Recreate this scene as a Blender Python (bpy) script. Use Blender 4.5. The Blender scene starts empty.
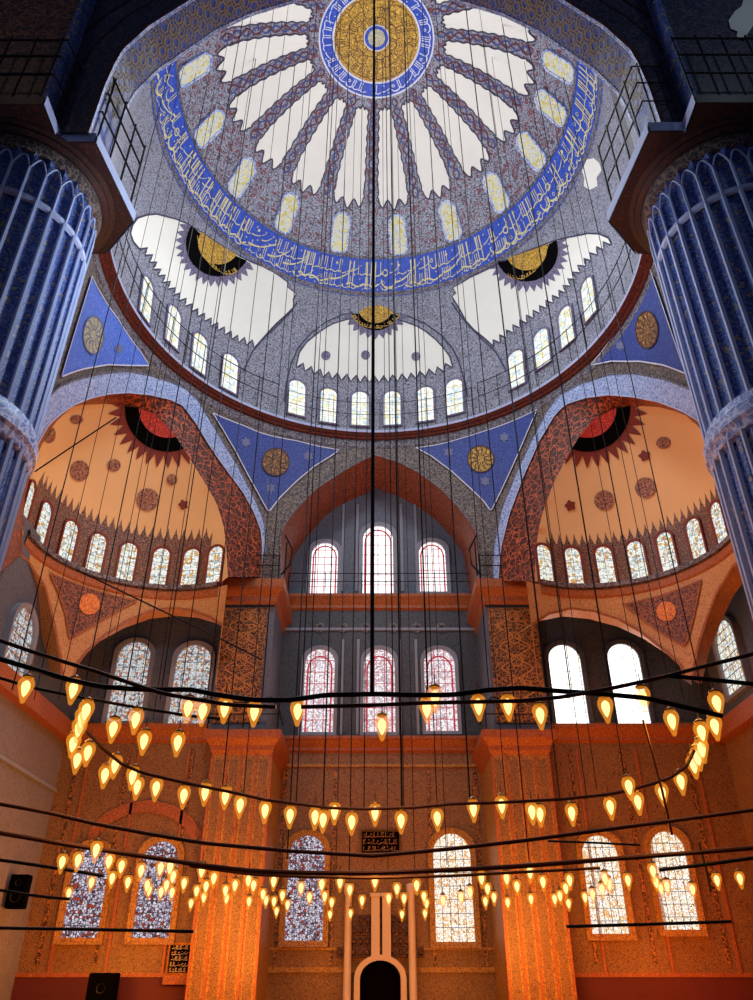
import bpy, bmesh, math, random
from mathutils import Vector, Matrix
from mathutils.geometry import delaunay_2d_cdt
random.seed(7)
PI = math.pi
C = bpy.context.scene.collection
CH = 1.6            # eye height above the floor; geometry is laid out from eye level and lifted at the end
F, X0, Y0, PITCH = 780.0, 376.5, 500.0, math.radians(32)

# ------------------------------------------------------------------ measuring
def ray(px, py):
    x = (px - X0) / F; y = (Y0 - py) / F
    return Vector((x, math.cos(PITCH) - y * math.sin(PITCH), math.sin(PITCH) + y * math.cos(PITCH)))
def on_y(px, py, L): d = ray(px, py); return d * (L / d.y)
def on_x(px, py, X): d = ray(px, py); return d * (X / d.x)
def on_z(px, py, Z): d = ray(px, py); return d * (Z / d.z)

class Rev:                      # surface of revolution, uv = (angle * R0, z)
    def __init__(s, cx, cy, rf, R0): s.cx, s.cy, s.rf, s.R0 = cx, cy, rf, R0
    def P(s, u, v, off=0.0):
        a = u / s.R0; r = s.rf(v)
        k = (s.rf(v + .01) - s.rf(v - .01)) / .02; n = math.hypot(1, k); c = math.cos(a); d = math.sin(a)
        return Vector((s.cx + (r - off / n) * c, s.cy + (r - off / n) * d, v + off * k / n))
    def inv(s, p):
        a = math.atan2(p.y - s.cy, p.x - s.cx)
        if a < -PI * 0.5: a += 2 * PI
        return (a * s.R0, p.z)
    def hit(s, px, py):
        d = ray(px, py); best = None; prev = None; t = 3.0
        g = lambda t: math.hypot(d.x * t - s.cx, d.y * t - s.cy) - s.rf(d.z * t)
        while t < 110:
            v = g(t)
            if prev is not None and prev < 0 <= v:
                a, b = t - 0.1, t
                for _ in range(30):
                    m = (a + b) / 2
                    if g(m) < 0: a = m
                    else: b = m
                return d * b
            if best is None or abs(v) < best[0]: best = (abs(v), t)
            prev = v; t += 0.1
        return d * best[1]
    def uv(s, px, py): return s.inv(s.hit(px, py))

class PX:                       # the same surface, laid out by the sight lines that reach it
    def __init__(s, surf): s.s = surf
    def P(s, px, py, off=0.0): return s.s.P(*s.s.uv(px, py), off)
def proj(p):
    d = p.y * math.cos(PITCH) + p.z * math.sin(PITCH); y = -p.y * math.sin(PITCH) + p.z * math.cos(PITCH)
    return (X0 + F * p.x / d, Y0 - F * y / d)
def clip_convex(poly, region):
    """clip an outline to a convex region"""
    ar = sum(a[0] * b[1] - b[0] * a[1] for a, b in zip(region, region[1:] + region[:1])); rg = region if ar > 0 else region[::-1]
    out = list(poly)
    for a, b in zip(rg, rg[1:] + rg[:1]):
        sd = lambda p: (b[0] - a[0]) * (p[1] - a[1]) - (b[1] - a[1]) * (p[0] - a[0]); src = out; out = []
        for i in range(len(src)):
            p, q = src[i], src[(i + 1) % len(src)]; sp, sq = sd(p), sd(q)
            if sp >= 0: out.append(p)
            if (sp > 0 > sq) or (sp < 0 < sq): t = sp / (sp - sq); out.append((p[0] + (q[0] - p[0]) * t, p[1] + (q[1] - p[1]) * t))
        if not out: return []
    return out
class Cap:                      # dome cap, uv = (x, y) from the crown
    def __init__(s, cx, cy, R, zc): s.cx, s.cy, s.R, s.zc = cx, cy, R, zc
    def P(s, u, v, off=0.0):
        rr = math.hypot(u, v); R = s.R - off
        q = min(rr / s.R, 1.0); k = R / s.R
        return Vector((s.cx + u * k, s.cy + v * k, s.zc + R * math.sqrt(max(0, 1 - q * q))))
class FlatY:                    # wall facing -y, uv = (x, z)
    def __init__(s, y): s.y = y
    def P(s, u, v, off=0.0): return Vector((u, s.y - off, v))
    def uv(s, px, py): p = on_y(px, py, s.y); return (p.x, p.z)
class FlatX:                    # side wall, uv = (y, z); sgn = direction of the room
    def __init__(s, x, sgn): s.x, s.sgn = x, sgn
    def P(s, u, v, off=0.0): return Vector((s.x + s.sgn * off, u, v))
    def uv(s, px, py): p = on_x(px, py, s.x); return (p.y, p.z)

# ------------------------------------------------------------------ objects
def tag(o, label=None, cat=None, group=None, kind=None):
    if label: o['label'] = label
    if cat: o['category'] = cat
    if group: o['group'] = group
    if kind: o['kind'] = kind
    return o
def obj(name, bm, m, parent=None, smooth=False):
    me = bpy.data.meshes.new(name)
    bm.to_mesh(me); bm.free()
    if smooth:
        for p in me.polygons: p.use_smooth = True
    for k in (m if isinstance(m, (list, tuple)) else [m]): me.materials.append(k)
    o = bpy.data.objects.new(name, me); C.objects.link(o)
    if parent: o.parent = parent
    return o
def empty(name, loc, parent=None):
    o = bpy.data.objects.new(name, None); C.objects.link(o); o.location = loc
    o.empty_display_size = 0.2
    if parent: o.parent = parent
    return o
def struct(name, bm, m, label, cat, parent=None, smooth=False):
    o = obj(name, bm, m, parent, smooth)
    if parent is None: tag(o, label, cat, None, 'structure')
    return o

# ------------------------------------------------------------------ mesh helpers
def quad(bm, a, b, c, d):
    try: return bm.faces.new([bm.verts.new(p) for p in (a, b, c, d)])
    except ValueError: return None
def add_box(bm, x0, x1, y0, y1, z0, z1):
    v = [bm.verts.new((x, y, z)) for z in (z0, z1) for y in (y0, y1) for x in (x0, x1)]
    for f in ((0, 2, 3, 1), (4, 5, 7, 6), (0, 1, 5, 4), (2, 6, 7, 3), (0, 4, 6, 2), (1, 3, 7, 5)):
        bm.faces.new([v[i] for i in f])
def box_bm(*a):
    bm = bmesh.new(); add_box(bm, *a); return bm
def add_prism(bm, base, z0, z1):
    lo = [bm.verts.new((x, y, z0)) for x, y in base]; hi = [bm.verts.new((x, y, z1)) for x, y in base]
    n = len(base)
    bm.faces.new(lo[::-1]); bm.faces.new(hi)
    for i in range(n): bm.faces.new((lo[i], lo[(i + 1) % n], hi[(i + 1) % n], hi[i]))
def add_tube(bm, pts, r, n=6, cap=True):
    pts = [Vector(p) for p in pts]; rings = []
    for i, p in enumerate(pts):
        t = (pts[min(i + 1, len(pts) - 1)] - pts[max(i - 1, 0)]).normalized()
        a = t.cross(Vector((0, 0, 1)))
        if a.length < 1e-3: a = Vector((1, 0, 0))
        a.normalize(); b = t.cross(a).normalized()
        rings.append([bm.verts.new(p + (a * math.cos(2 * PI * k / n) + b * math.sin(2 * PI * k / n)) * r) for k in range(n)])
    for i in range(len(rings) - 1):
        for k in range(n): bm.faces.new((rings[i][k], rings[i][(k + 1) % n], rings[i + 1][(k + 1) % n], rings[i + 1][k]))
    if cap: bm.faces.new(rings[0][::-1]); bm.faces.new(rings[-1])
def tube_bm(pts, r, n=6):
    bm = bmesh.new(); add_tube(bm, pts, r, n); return bm
def add_lathe(bm, prof, seg=12, cx=0, cy=0, a0=0, a1=2 * PI):
    full = abs(a1 - a0 - 2 * PI) < 1e-6; n = seg if full else seg + 1; cols = []
    for k in range(n):
        a = a0 + (a1 - a0) * k / seg
        cols.append([bm.verts.new((cx + r * math.cos(a), cy + r * math.sin(a), z)) for r, z in prof])
    for k in range(seg):
        p, q = cols[k], cols[(k + 1) % n]
        for i in range(len(prof) - 1):
            try: bm.faces.new((p[i], q[i], q[i + 1], p[i + 1]))
            except ValueError: pass
def lathe_bm(*a, **k):
    bm = bmesh.new(); add_lathe(bm, *a, **k); bmesh.ops.remove_doubles(bm, verts=bm.verts, dist=1e-5); return bm
def inside(p, poly):
    x, y = p; c = False; j = len(poly) - 1
    for i in range(len(poly)):
        xi, yi = poly[i]; xj, yj = poly[j]
        if (yi > y) != (yj > y) and x < (xj - xi) * (y - yi) / (yj - yi) + xi: c = not c
        j = i
    return c
def dens(poly, step, closed=True):
    out = []; n = len(poly)
    for i in range(n if closed else n - 1):
        a = Vector(poly[i]); b = Vector(poly[(i + 1) % n]); k = max(1, int((b - a).length / step))
        out += [tuple(a.lerp(b, j / k)) for j in range(k)]
    if not closed: out.append(tuple(poly[-1]))
    return out
def fill(bm, surf, poly, holes=(), step=0.6, off=0.0, skirt=0.0):
    """fill a uv outline (with holes) on a surface, following its curve; skirt = depth of the edge back to the surface"""
    loops = [dens(poly, step)] + [dens(h, step) for h in holes]
    vs = []; es = []
    for lp in loops:
        b = len(vs); vs += [Vector(p) for p in lp]; es += [(b + i, b + (i + 1) % len(lp)) for i in range(len(lp))]
    xs = [p[0] for p in loops[0]]; ys = [p[1] for p in loops[0]]
    y = min(ys) + step * 0.5
    while y < max(ys):
        x = min(xs) + step * 0.5
        while x < max(xs):
            if inside((x, y), loops[0]) and not any(inside((x, y), h) for h in loops[1:]): vs.append(Vector((x, y)))
            x += step
        y += step
    ov, oe, of, *_ = delaunay_2d_cdt(vs, es, [], 0, 1e-6)
    bv = {}
    def V(i):
        if i not in bv: bv[i] = bm.verts.new(surf.P(ov[i].x, ov[i].y, off))
        return bv[i]
    for f in of:
        c = sum((ov[i] for i in f), Vector((0, 0))) / len(f)
        if inside(c, loops[0]) and not any(inside(c, h) for h in loops[1:]): bm.faces.new([V(i) for i in f])
    if skirt:
        for lp in loops:
            for i in range(len(lp)):
                a, b = lp[i], lp[(i + 1) % len(lp)]
                quad(bm, surf.P(*a, off), surf.P(*b, off), surf.P(*b, off - skirt), surf.P(*a, off - skirt))
def fill_bm(*a, **k):
    bm = bmesh.new(); fill(bm, *a, **k); return bm
def resample(pts, n):
    pts = [Vector(p) for p in pts]; L = [0]
    for a, b in zip(pts, pts[1:]): L.append(L[-1] + (b - a).length)
    out = []; j = 0
    for k in range(n):
        t = L[-1] * k / (n - 1)
        while j < len(L) - 2 and L[j + 1] < t: j += 1
        d = L[j + 1] - L[j]
        out.append(pts[j].lerp(pts[j + 1], 0 if d < 1e-9 else min(1, (t - L[j]) / d)))
    return out
def loft(bm, A, B, n=60, m=4):
    A = resample(A, n); B = resample(B, n)
    rows = [[bm.verts.new(a.lerp(b, k / m)) for a, b in zip(A, B)] for k in range(m + 1)]
    for r, s in zip(rows, rows[1:]):
        for i in range(n - 1): bm.faces.new((r[i], r[i + 1], s[i + 1], s[i]))
def ribbon(bm, surf, pts, w, off):
    """flat stroke of width w (a number or a list) along a uv polyline on a surface"""
    n = len(pts); L = []; R = []
    for i, p in enumerate(pts):
        a = Vector(pts[max(0, i - 1)]); b = Vector(pts[min(n - 1, i + 1)]); t = (b - a)
        if t.length < 1e-9: t = Vector((1, 0))
        t.normalize(); q = Vector((-t.y, t.x)); k = (w[i] if isinstance(w, list) else w) / 2; p = Vector(p)
        L.append(bm.verts.new(surf.P(*(p + q * k), off))); R.append(bm.verts.new(surf.P(*(p - q * k), off)))
    for i in range(n - 1): bm.faces.new((L[i], L[i + 1], R[i + 1], R[i]))
def disc_uv(cu, cv, r, n=36, teeth=0, amp=0.0, ru=None):
    ru = ru or r; out = []
    N = n if not teeth else teeth * 6
    for k in range(N):
        a = 2 * PI * k / N; q = 1.0
        if teeth: q = 1 + amp * (abs(((k % 6) / 6.0) - 0.5) * -2 + 1)
        out.append((cu + ru * q * math.cos(a), cv + r * q * math.sin(a)))
    return out

# ------------------------------------------------------------------ materials
def lin(h):
    h = h.lstrip('#'); out = []
    for i in (0, 2, 4):
        c = int(h[i:i + 2], 16) / 255
        out.append(c / 12.92 if c <= 0.04045 else ((c + 0.055) / 1.055) ** 2.4)
    return (*out, 1)
def new_mat(name):
    m = bpy.data.materials.new(name); m.use_nodes = True; nt = m.node_tree
    return m, nt, nt.nodes['Principled BSDF']
def N(nt, t, **kw):
    n = nt.nodes.new(t)
    for k, v in kw.items():
        if k.startswith('i_'): n.inputs[int(k[2:])].default_value = v
        else: setattr(n, k, v)
    return n
def mixc(nt, fac, a, b):
    n = nt.nodes.new('ShaderNodeMix'); n.data_type = 'RGBA'
    for s, v in ((n.inputs[0], fac), (n.inputs[6], a), (n.inputs[7], b)):
        if hasattr(v, 'links') or hasattr(v, 'is_linked'): nt.links.new(v, s)
        else: s.default_value = v
    return n.outputs[2]
def mathn(nt, op, a, b=None, clamp=False):
    n = nt.nodes.new('ShaderNodeMath'); n.operation = op; n.use_clamp = clamp
    for s, v in zip(n.inputs, (a, b)):
        if v is None: continue
        if hasattr(v, 'is_linked'): nt.links.new(v, s)
        else: s.default_value = v
    return n.outputs[0]
def plain(name, h, rough=0.6, metal=0.0, var=0.12, scale=1.5, bump=0.0):
    m, nt, b = new_mat(name)
    tc = N(nt, 'ShaderNodeTexCoord'); no = N(nt, 'ShaderNodeTexNoise'); no.inputs['Scale'].default_value = scale; no.inputs['Detail'].default_value = 6
    nt.links.new(tc.outputs['Object'], no.inputs['Vector'])
    c = lin(h); d = tuple(x * (1 - 2.2 * var) for x in c[:3]) + (1,)
    nt.links.new(mixc(nt, no.outputs[0], tuple(min(1, x * (1 + var)) for x in c[:3]) + (1,), d), b.inputs['Base Color'])
    b.inputs['Roughness'].default_value = rough; b.inputs['Metallic'].default_value = metal
    if bump:
        bp = N(nt, 'ShaderNodeBump'); bp.inputs['Strength'].default_value = bump; nt.links.new(no.outputs[0], bp.inputs['Height']); nt.links.new(bp.outputs[0], b.inputs['Normal'])
    return m
def tile(name, base, base2, line, dot, scale=3.0, lw=0.07, dw=0.22, warp=0.8, rough=0.5, stretch=(1, 1, 1), fine=0.35):
    """painted arabesque: vine network, blossoms and a fine second network over a mottled ground"""
    m, nt, b = new_mat(name); lk = nt.links.new
    tc = N(nt, 'ShaderNodeTexCoord'); mp = N(nt, 'ShaderNodeMapping'); mp.inputs['Scale'].default_value = stretch
    lk(tc.outputs['Object'], mp.inputs[0])
    nz = N(nt, 'ShaderNodeTexNoise'); nz.inputs['Scale'].default_value = scale * 0.9; nz.inputs['Detail'].default_value = 2
    lk(mp.outputs[0], nz.inputs['Vector'])
    sc = N(nt, 'ShaderNodeVectorMath', operation='SCALE'); lk(nz.outputs[1], sc.inputs[0]); sc.inputs['Scale'].default_value = warp * 2.2 / scale
    ad = N(nt, 'ShaderNodeVectorMath', operation='ADD'); lk(mp.outputs[0], ad.inputs[0]); lk(sc.outputs[0], ad.inputs[1])
    ve = N(nt, 'ShaderNodeTexVoronoi', feature='DISTANCE_TO_EDGE'); ve.inputs['Scale'].default_value = scale; lk(ad.outputs[0], ve.inputs['Vector'])
    vf = N(nt, 'ShaderNodeTexVoronoi', feature='F1'); vf.inputs['Scale'].default_value = scale; lk(ad.outputs[0], vf.inputs['Vector'])
    v2 = N(nt, 'ShaderNodeTexVoronoi', feature='DISTANCE_TO_EDGE'); v2.inputs['Scale'].default_value = scale * 2.7; lk(ad.outputs[0], v2.inputs['Vector'])
    big = N(nt, 'ShaderNodeTexNoise'); big.inputs['Scale'].default_value = 1.1; big.inputs['Detail'].default_value = 5; lk(tc.outputs['Object'], big.inputs['Vector'])
    col = mixc(nt, big.outputs[0], lin(base), lin(base2))
    f2 = mathn(nt, 'MULTIPLY', mathn(nt, 'LESS_THAN', v2.outputs[0], 0.09), fine)
    col = mixc(nt, f2, col, lin(line))
    ring = mathn(nt, 'MULTIPLY', mathn(nt, 'LESS_THAN', vf.outputs[0], dw), mathn(nt, 'GREATER_THAN', vf.outputs[0], dw * 0.4))
    col = mixc(nt, ring, col, lin(dot))
    col = mixc(nt, mathn(nt, 'LESS_THAN', ve.outputs[0], lw), col, lin(line))
    lk(col, b.inputs['Base Color']); b.inputs['Roughness'].default_value = rough
    return m
def glow(name, h, s):
    m, nt, b = new_mat(name); nt.nodes.remove(b)
    e = N(nt, 'ShaderNodeEmission'); e.inputs[0].default_value = lin(h); e.inputs[1].default_value = s
    nt.links.new(e.outputs[0], nt.nodes['Material Output'].inputs[0]); return m
def stained(name, ground, accents, scale, strength, lead='#3a3030', leadw=0.05, share=0.5, flower=None):
    """daylit stained glass: random coloured pieces in a lead network"""
    m, nt, b = new_mat(name); nt.nodes.remove(b); lk = nt.links.new
    tc = N(nt, 'ShaderNodeTexCoord')
    vf = N(nt, 'ShaderNodeTexVoronoi', feature='F1'); vf.inputs['Scale'].default_value = scale; lk(tc.outputs['Object'], vf.inputs['Vector'])
    ve = N(nt, 'ShaderNodeTexVoronoi', feature='DISTANCE_TO_EDGE'); ve.inputs['Scale'].default_value = scale; lk(tc.outputs['Object'], ve.inputs['Vector'])
    sp = N(nt, 'ShaderNodeSeparateColor'); lk(vf.outputs['Color'], sp.inputs[0])
    cr = N(nt, 'ShaderNodeValToRGB'); cr.color_ramp.interpolation = 'CONSTANT'
    els = cr.color_ramp.elements; els[0].position = 0; els[0].color = lin(ground); els[1].position = 1 - share; els[1].color = lin(accents[0])
    for i, a in enumerate(accents[1:], 1):
        e = els.new(1 - share + share * i / len(accents)); e.color = lin(a)
    lk(sp.outputs[0], cr.inputs[0])
    col = mixc(nt, mathn(nt, 'LESS_THAN', ve.outputs[0], leadw), cr.outputs[0], lin(lead))
    e = N(nt, 'ShaderNodeEmission'); lk(col, e.inputs[0]); e.inputs[1].default_value = strength
    lk(e.outputs[0], nt.nodes['Material Output'].inputs[0]); return m

M = {}
M['dome_tile'] = tile('painted_dome', '#a9adb6', '#8490a6', '#4c3440', '#74383c', 2.6, 0.05, 0.34, fine=0.5)
M['outline'] = plain('petal_outline', '#3a3350', 0.6)
M['strand_blue'] = plain('strand_blue', '#3d4c88', 0.6)
M['strand_red'] = plain('strand_red', '#5e2e3c', 0.6)
M['braid'] = tile('painted_braid', '#8d8ea6', '#7079a8', '#4a2a3c', '#69454f', 4.0, 0.07, 0.25)
M['grey_tile'] = tile('painted_grey', '#b4b6c0', '#8a8fa2', '#4c4a56', '#6a6670', 5.2, 0.075, 0.25)
M['fringe'] = tile('painted_fringe', '#8d86a0', '#757da6', '#4a3446', '#6b4a52', 7.0, 0.08, 0.25)
M['script_blue'] = tile('script_blue', '#173fb4', '#1d3796', '#3560c8', '#2448a8', 3.0, 0.03, 0.1)
M['pend_blue'] = tile('pendentive_blue', '#0e2474', '#111f62', '#4058ac', '#2c44a0', 5.0, 0.04, 0.2, fine=0.6)
M['pend_blue_pale'] = tile('pendentive_bright_blue', '#2a58d0', '#2850c0', '#7090e0', '#4a70d0', 5.0, 0.04, 0.2, fine=0.6)
M['pale_arch'] = tile('pale_blue_arch', '#7f96c8', '#6480b8', '#b4c4e4', '#4a68ac', 5.5, 0.09, 0.22)
M['brown_arch'] = tile('brown_arabesque', '#2c2833', '#262735', '#80705f', '#5c463e', 4.5, 0.08, 0.2)
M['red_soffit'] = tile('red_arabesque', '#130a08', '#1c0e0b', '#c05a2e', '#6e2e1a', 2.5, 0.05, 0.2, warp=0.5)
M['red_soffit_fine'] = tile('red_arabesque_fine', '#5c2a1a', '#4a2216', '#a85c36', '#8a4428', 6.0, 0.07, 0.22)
M['gold_soffit'] = tile('gold_arabesque', '#2a55c4', '#14245c', '#7d7050', '#6e6448', 2.2, 0.03, 0.15, fine=.12)
M['panel'] = tile('pilaster_arabesque', '#140e0c', '#1e130f', '#b0702f', '#7c4a20', 4.8, 0.075, 0.24, warp=0.6)
M['cornice'] = tile('red_cornice', '#7c3018', '#642612', '#421a0e', '#904420', 6, 0.08, 0.25)
M['cornice_orange'] = tile('orange_cornice', '#b46a38', '#9c5628', '#84421c', '#c07a40', 8, 0.06, 0.22)
M['cornice_brown'] = tile('brown_cornice', '#5c2a1a', '#4a2116', '#2c120c', '#6e3a22', 3.5, 0.08, 0.25)
M['grey_line'] = tile('grey_moulding', '#8f8a90', '#7a7480', '#403a40', '#57505a', 4.0, 0.10, 0.25)
M['white_line'] = plain('white_moulding', '#d5d8e6', 0.6)
M['slab_edge'] = plain('slab_edge', '#b7c4e6', 0.6)
M['stone'] = tile('blue_grey_stone', '#69717f', '#565d6b', '#474c57', '#585e6a', 5.0, 0.04, 0.10, fine=0.3)
M['stone_moulding'] = plain('stone_moulding', '#8b929f', 0.6)
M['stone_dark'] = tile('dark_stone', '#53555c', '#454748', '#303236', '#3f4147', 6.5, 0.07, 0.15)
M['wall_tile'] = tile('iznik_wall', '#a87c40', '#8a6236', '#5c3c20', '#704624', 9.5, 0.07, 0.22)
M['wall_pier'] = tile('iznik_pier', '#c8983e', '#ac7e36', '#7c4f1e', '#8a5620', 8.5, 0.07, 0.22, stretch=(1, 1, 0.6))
M['grey_wall'] = tile('grey_marble', '#8f8a88', '#787476', '#6c6664', '#7a7472', 4.5, 0.04, 0.08)
M['dado'] = plain('red_dado', '#5c1a10', 0.7)
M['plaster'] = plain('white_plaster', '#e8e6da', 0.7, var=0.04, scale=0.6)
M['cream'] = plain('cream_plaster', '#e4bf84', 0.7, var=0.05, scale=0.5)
M['spandrel'] = tile('orange_spandrel', '#d6a468', '#c08a50', '#a4703c', '#b07a48', 4.5, 0.04, 0.18)
M['exedra_band'] = tile('exedra_band', '#3c2a2e', '#30262e', '#94705a', '#683c34', 8.0, 0.08, 0.2)
M['exedra_pend'] = tile('exedra_pendentive', '#2c1614', '#38201a', '#a05c38', '#6c3424', 5.5, 0.08, 0.2)
M['roundel'] = tile('dark_roundel', '#5c2f26', '#6a382c', '#b08060', '#40201c', 6.0, 0.08, 0.2)
M['orange_roundel'] = tile('orange_roundel', '#ffa040', '#f08a30', '#a85018', '#ffc070', 8.0, 0.05, 0.2)
M['red_disc'] = tile('red_disc', '#d8402a', '#c03020', '#8a1e14', '#e86a4a', 6.0, 0.06, 0.2)
M['black'] = plain('black_paint', '#060506', 0.95)
M['black'].node_tree.nodes['Principled BSDF'].inputs['Specular IOR Level'].default_value = 0.05
M['tooth_red'] = plain('tooth_red', '#7a2c1c', 0.6)
M['gold'] = tile('gold_field', '#d9ad3c', '#c4942c', '#7a5414', '#ecd070', 5, 0.06, 0.2)
M['gold_roundel'] = tile('gold_roundel', '#b07a30', '#98642a', '#4a2c14', '#d8a850', 5.0, 0.07, 0.22)
M['gold_pale'] = tile('pale_gold_roundel', '#c8c3a0', '#b4ae90', '#8d8a78', '#ddd8bc', 5.0, 0.06, 0.2)
M['script_gold'] = plain('script_gold', '#d8cf9a', 0.5)
M['script_bronze'] = plain('script_bronze', '#d9ad48', 0.4)
M['scroll_gold'] = plain('scroll_gold', '#9a8654', 0.6)
M['scroll_orange'] = plain('scroll_orange', '#d48a3e', 0.6)
M['flower'] = plain('grey_flower', '#6d7296', 0.6)
M['col_blue'] = tile('column_blue', '#3150a0', '#243c80', '#7488bc', '#b09a78', 4.2, 0.05, 0.28)
M['col_band'] = tile('column_band', '#8499cf', '#5d78b8', '#c3cee8', '#39549c', 3.4, 0.08, 0.2)
M['col_line'] = plain('column_fillet', '#b4c0e0', 0.6)
M['maroon'] = tile('maroon_muqarnas', '#2e0f0c', '#240b09', '#140504', '#42180f', 5.0, 0.10, 0.25)
M['dark_vault'] = tile('dark_vault', '#1c2448', '#161b36', '#5a5058', '#4a4450', 3.0, 0.06, 0.25)
M['dark_rust'] = tile('rust_vault', '#2a1a18', '#241512', '#8a5834', '#6a3e2a', 2.8, 0.07, 0.25)
M['iron'] = plain('black_iron', '#14110f', 0.5, 0.6)
M['bronze'] = plain('bronze_rod', '#5a3018', 0.45, 0.6)
M['brass'] = plain('brass_cap', '#8a5a22', 0.35, 0.9)
M['carpet'] = tile('red_carpet', '#7a1c18', '#681512', '#40201c', '#a04030', 2.0, 0.05, 0.2)
M['marble'] = plain('pale_marble', '#d8c2a0', 0.4, var=0.08)
M['niche'] = plain('dark_niche', '#070404', 0.95)  # shade of the niche put into the colour; also the plaque board
M['speaker'] = plain('speaker_black', '#030303', 0.95)
for q in ('niche', 'speaker'): M[q].node_tree.nodes['Principled BSDF'].inputs['Specular IOR Level'].default_value = 0.03
M['paper'] = plain('script_panel', '#c9b48a', 0.6)
M['lead'] = plain('window_lead', '#2c2622', 0.5)
M['red_glass'] = glow('red_border_glass', '#c83a48', 0.85)
M['g_dome'] = stained('glass_dome', '#e0dfd8', ['#eadb8c', '#efe6b0', '#c4cdd8', '#ddc668'], 6.5, 0.85, '#bcb8b0', 0.04, 0.42)
M['g_drum'] = stained('glass_drum', '#fbfdf8', ['#efe2a0', '#bcdcf0', '#e8eccc', '#d4e6f2'], 6.0, 1.15, '#d9d9d0', 0.03, 0.38)
M['g_exedra'] = stained('glass_exedra', '#f6f8f2', ['#e0a850', '#c8d8e2', '#e4deb8', '#a8b8bc', '#d09048'], 9.0, 1.05, '#a09a90', 0.04, 0.42)
M['g_clear'] = stained('glass_clear', '#ffffff', ['#fff4f4', '#f2f4ff'], 2.6, 1.5, '#d8c8cc', 0.02, 0.3)
M['g_mid'] = stained('glass_mid', '#f8f2f6', ['#dcc0c8', '#ffffff', '#ccc8d8', '#cfa0a6'], 9.0, 1.1, '#9a7a84', 0.05, 0.5)
M['g_left'] = stained('glass_left', '#e0e4e8', ['#c06a50', '#a8bccc', '#efe9dc', '#8a7a78', '#e0a070'], 10, 0.9, '#706a6a', 0.05, 0.5)
M['g_white'] = stained('glass_white', '#ffffff', ['#fffaf0', '#fff2e0'], 3.0, 2.2, '#f4e8d8', 0.02, 0.3)
M['g_lace'] = stained('glass_lace', '#dcd4e6', ['#c4b4d0', '#ece6f2', '#b04838', '#80748e'], 9, 0.9, '#4a3438', 0.09, 0.5)
M['g_lace_warm'] = stained('glass_lace_warm', '#fff6e6', ['#ffecc8', '#ffffff', '#f0bc80'], 10, 1.2, '#a06430', 0.05, 0.45)
M['bulb'] = glow('lamp_flame', '#ffdf90', 2.4)
def lampglass():
    m, nt, b = new_mat('amber_lamp_glass'); nt.nodes.remove(b)
    t = N(nt, 'ShaderNodeBsdfTransparent'); e = N(nt, 'ShaderNodeEmission'); e.inputs[0].default_value = lin('#ff9a2a'); e.inputs[1].default_value = 1.1  # weak orange emission in the glass imitates the halo round the bulb
    x = N(nt, 'ShaderNodeMixShader'); x.inputs[0].default_value = 0.34
    nt.links.new(t.outputs[0], x.inputs[1]); nt.links.new(e.outputs[0], x.inputs[2]); nt.links.new(x.outputs[0], nt.nodes['Material Output'].inputs[0]); return m
M['glass'] = lampglass()

# ------------------------------------------------------------------ surfaces of the place (heights from eye level)
DC = (0.0, 25.0)
R_ = 12.04375; DOME = Cap(DC[0], DC[1], R_, 48.4 - R_)
Z1, Z2 = 27.85, 39.0
S = Rev(DC[0], DC[1], lambda z: 12.0 - .22 * min(1, max(0, (z - Z1) / (Z2 - Z1))) + 0.4 * math.sin(PI * min(1, max(0, (z - Z1) / (Z2 - Z1)))), 12.0)     # half dome above the gallery ring
PC = Rev(DC[0], DC[1], lambda z: 12.5, 12.5)                                                                # arcade wall below it
EXL = dict(c=(-9.48, 28.6), r=5.31, z=16.2); EXR = dict(c=(9.88, 28.45), r=5.33, z=16.2)
def exrev(e):
    zd = 18.6; H = 7.9
    return Rev(e['c'][0], e['c'][1], lambda z: e['r'] if z <= zd else e['r'] * math.sqrt(max(0.0004, 1 - ((z - zd) / H) ** 2)), e['r'])
SL, SR = exrev(EXL), exrev(EXR)
DL = Rev(EXL['c'][0], EXL['c'][1], lambda z: 5.15, 5.15); DR = Rev(EXR['c'][0], EXR['c'][1], lambda z: 5.15, 5.15)
WY = 40.0; FY = 37.0; XL, XR = -14.6, 16.3
WALLQ = FlatY(WY); WALLF = FlatY(FY); SIDEL = FlatX(XL, 1); SIDER = FlatX(XR, -1)
FLOOR = -CH

# ------------------------------------------------------------------ windows
ORD = ['first', 'second', 'third', 'fourth', 'fifth', 'sixth', 'seventh', 'eighth', 'ninth', 'tenth', 'eleventh', 'twelfth', 'thirteenth', 'fourteenth', 'fifteenth',
       'sixteenth', 'seventeenth', 'eighteenth', 'nineteenth', 'twentieth']
def ordn(i):
    if i < 20: return ORD[i]
    tens = {2: 'twenty', 3: 'thirty', 4: 'forty', 5: 'fifty', 6: 'sixty', 7: 'seventy', 8: 'eighty', 9: 'ninety'}
    n = i + 1
    if n % 10 == 0: return {20: 'twentieth', 30: 'thirtieth', 40: 'fortieth', 50: 'fiftieth', 60: 'sixtieth', 70: 'seventieth', 80: 'eightieth', 90: 'ninetieth'}[n]
    return tens[n // 10] + '-' + ORD[n % 10 - 1]
NW = [0]
def arch_outline(w, h, pointed=0.0, n=10):
    r = w / 2; pts = [(-r, 0), (r, 0)]
    for k in range(n + 1):
        a = PI * k / n
        pts.append((r * math.cos(a), h - r * (1 + pointed) + r * (1 + pointed) * math.sin(a)))
    return pts
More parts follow.
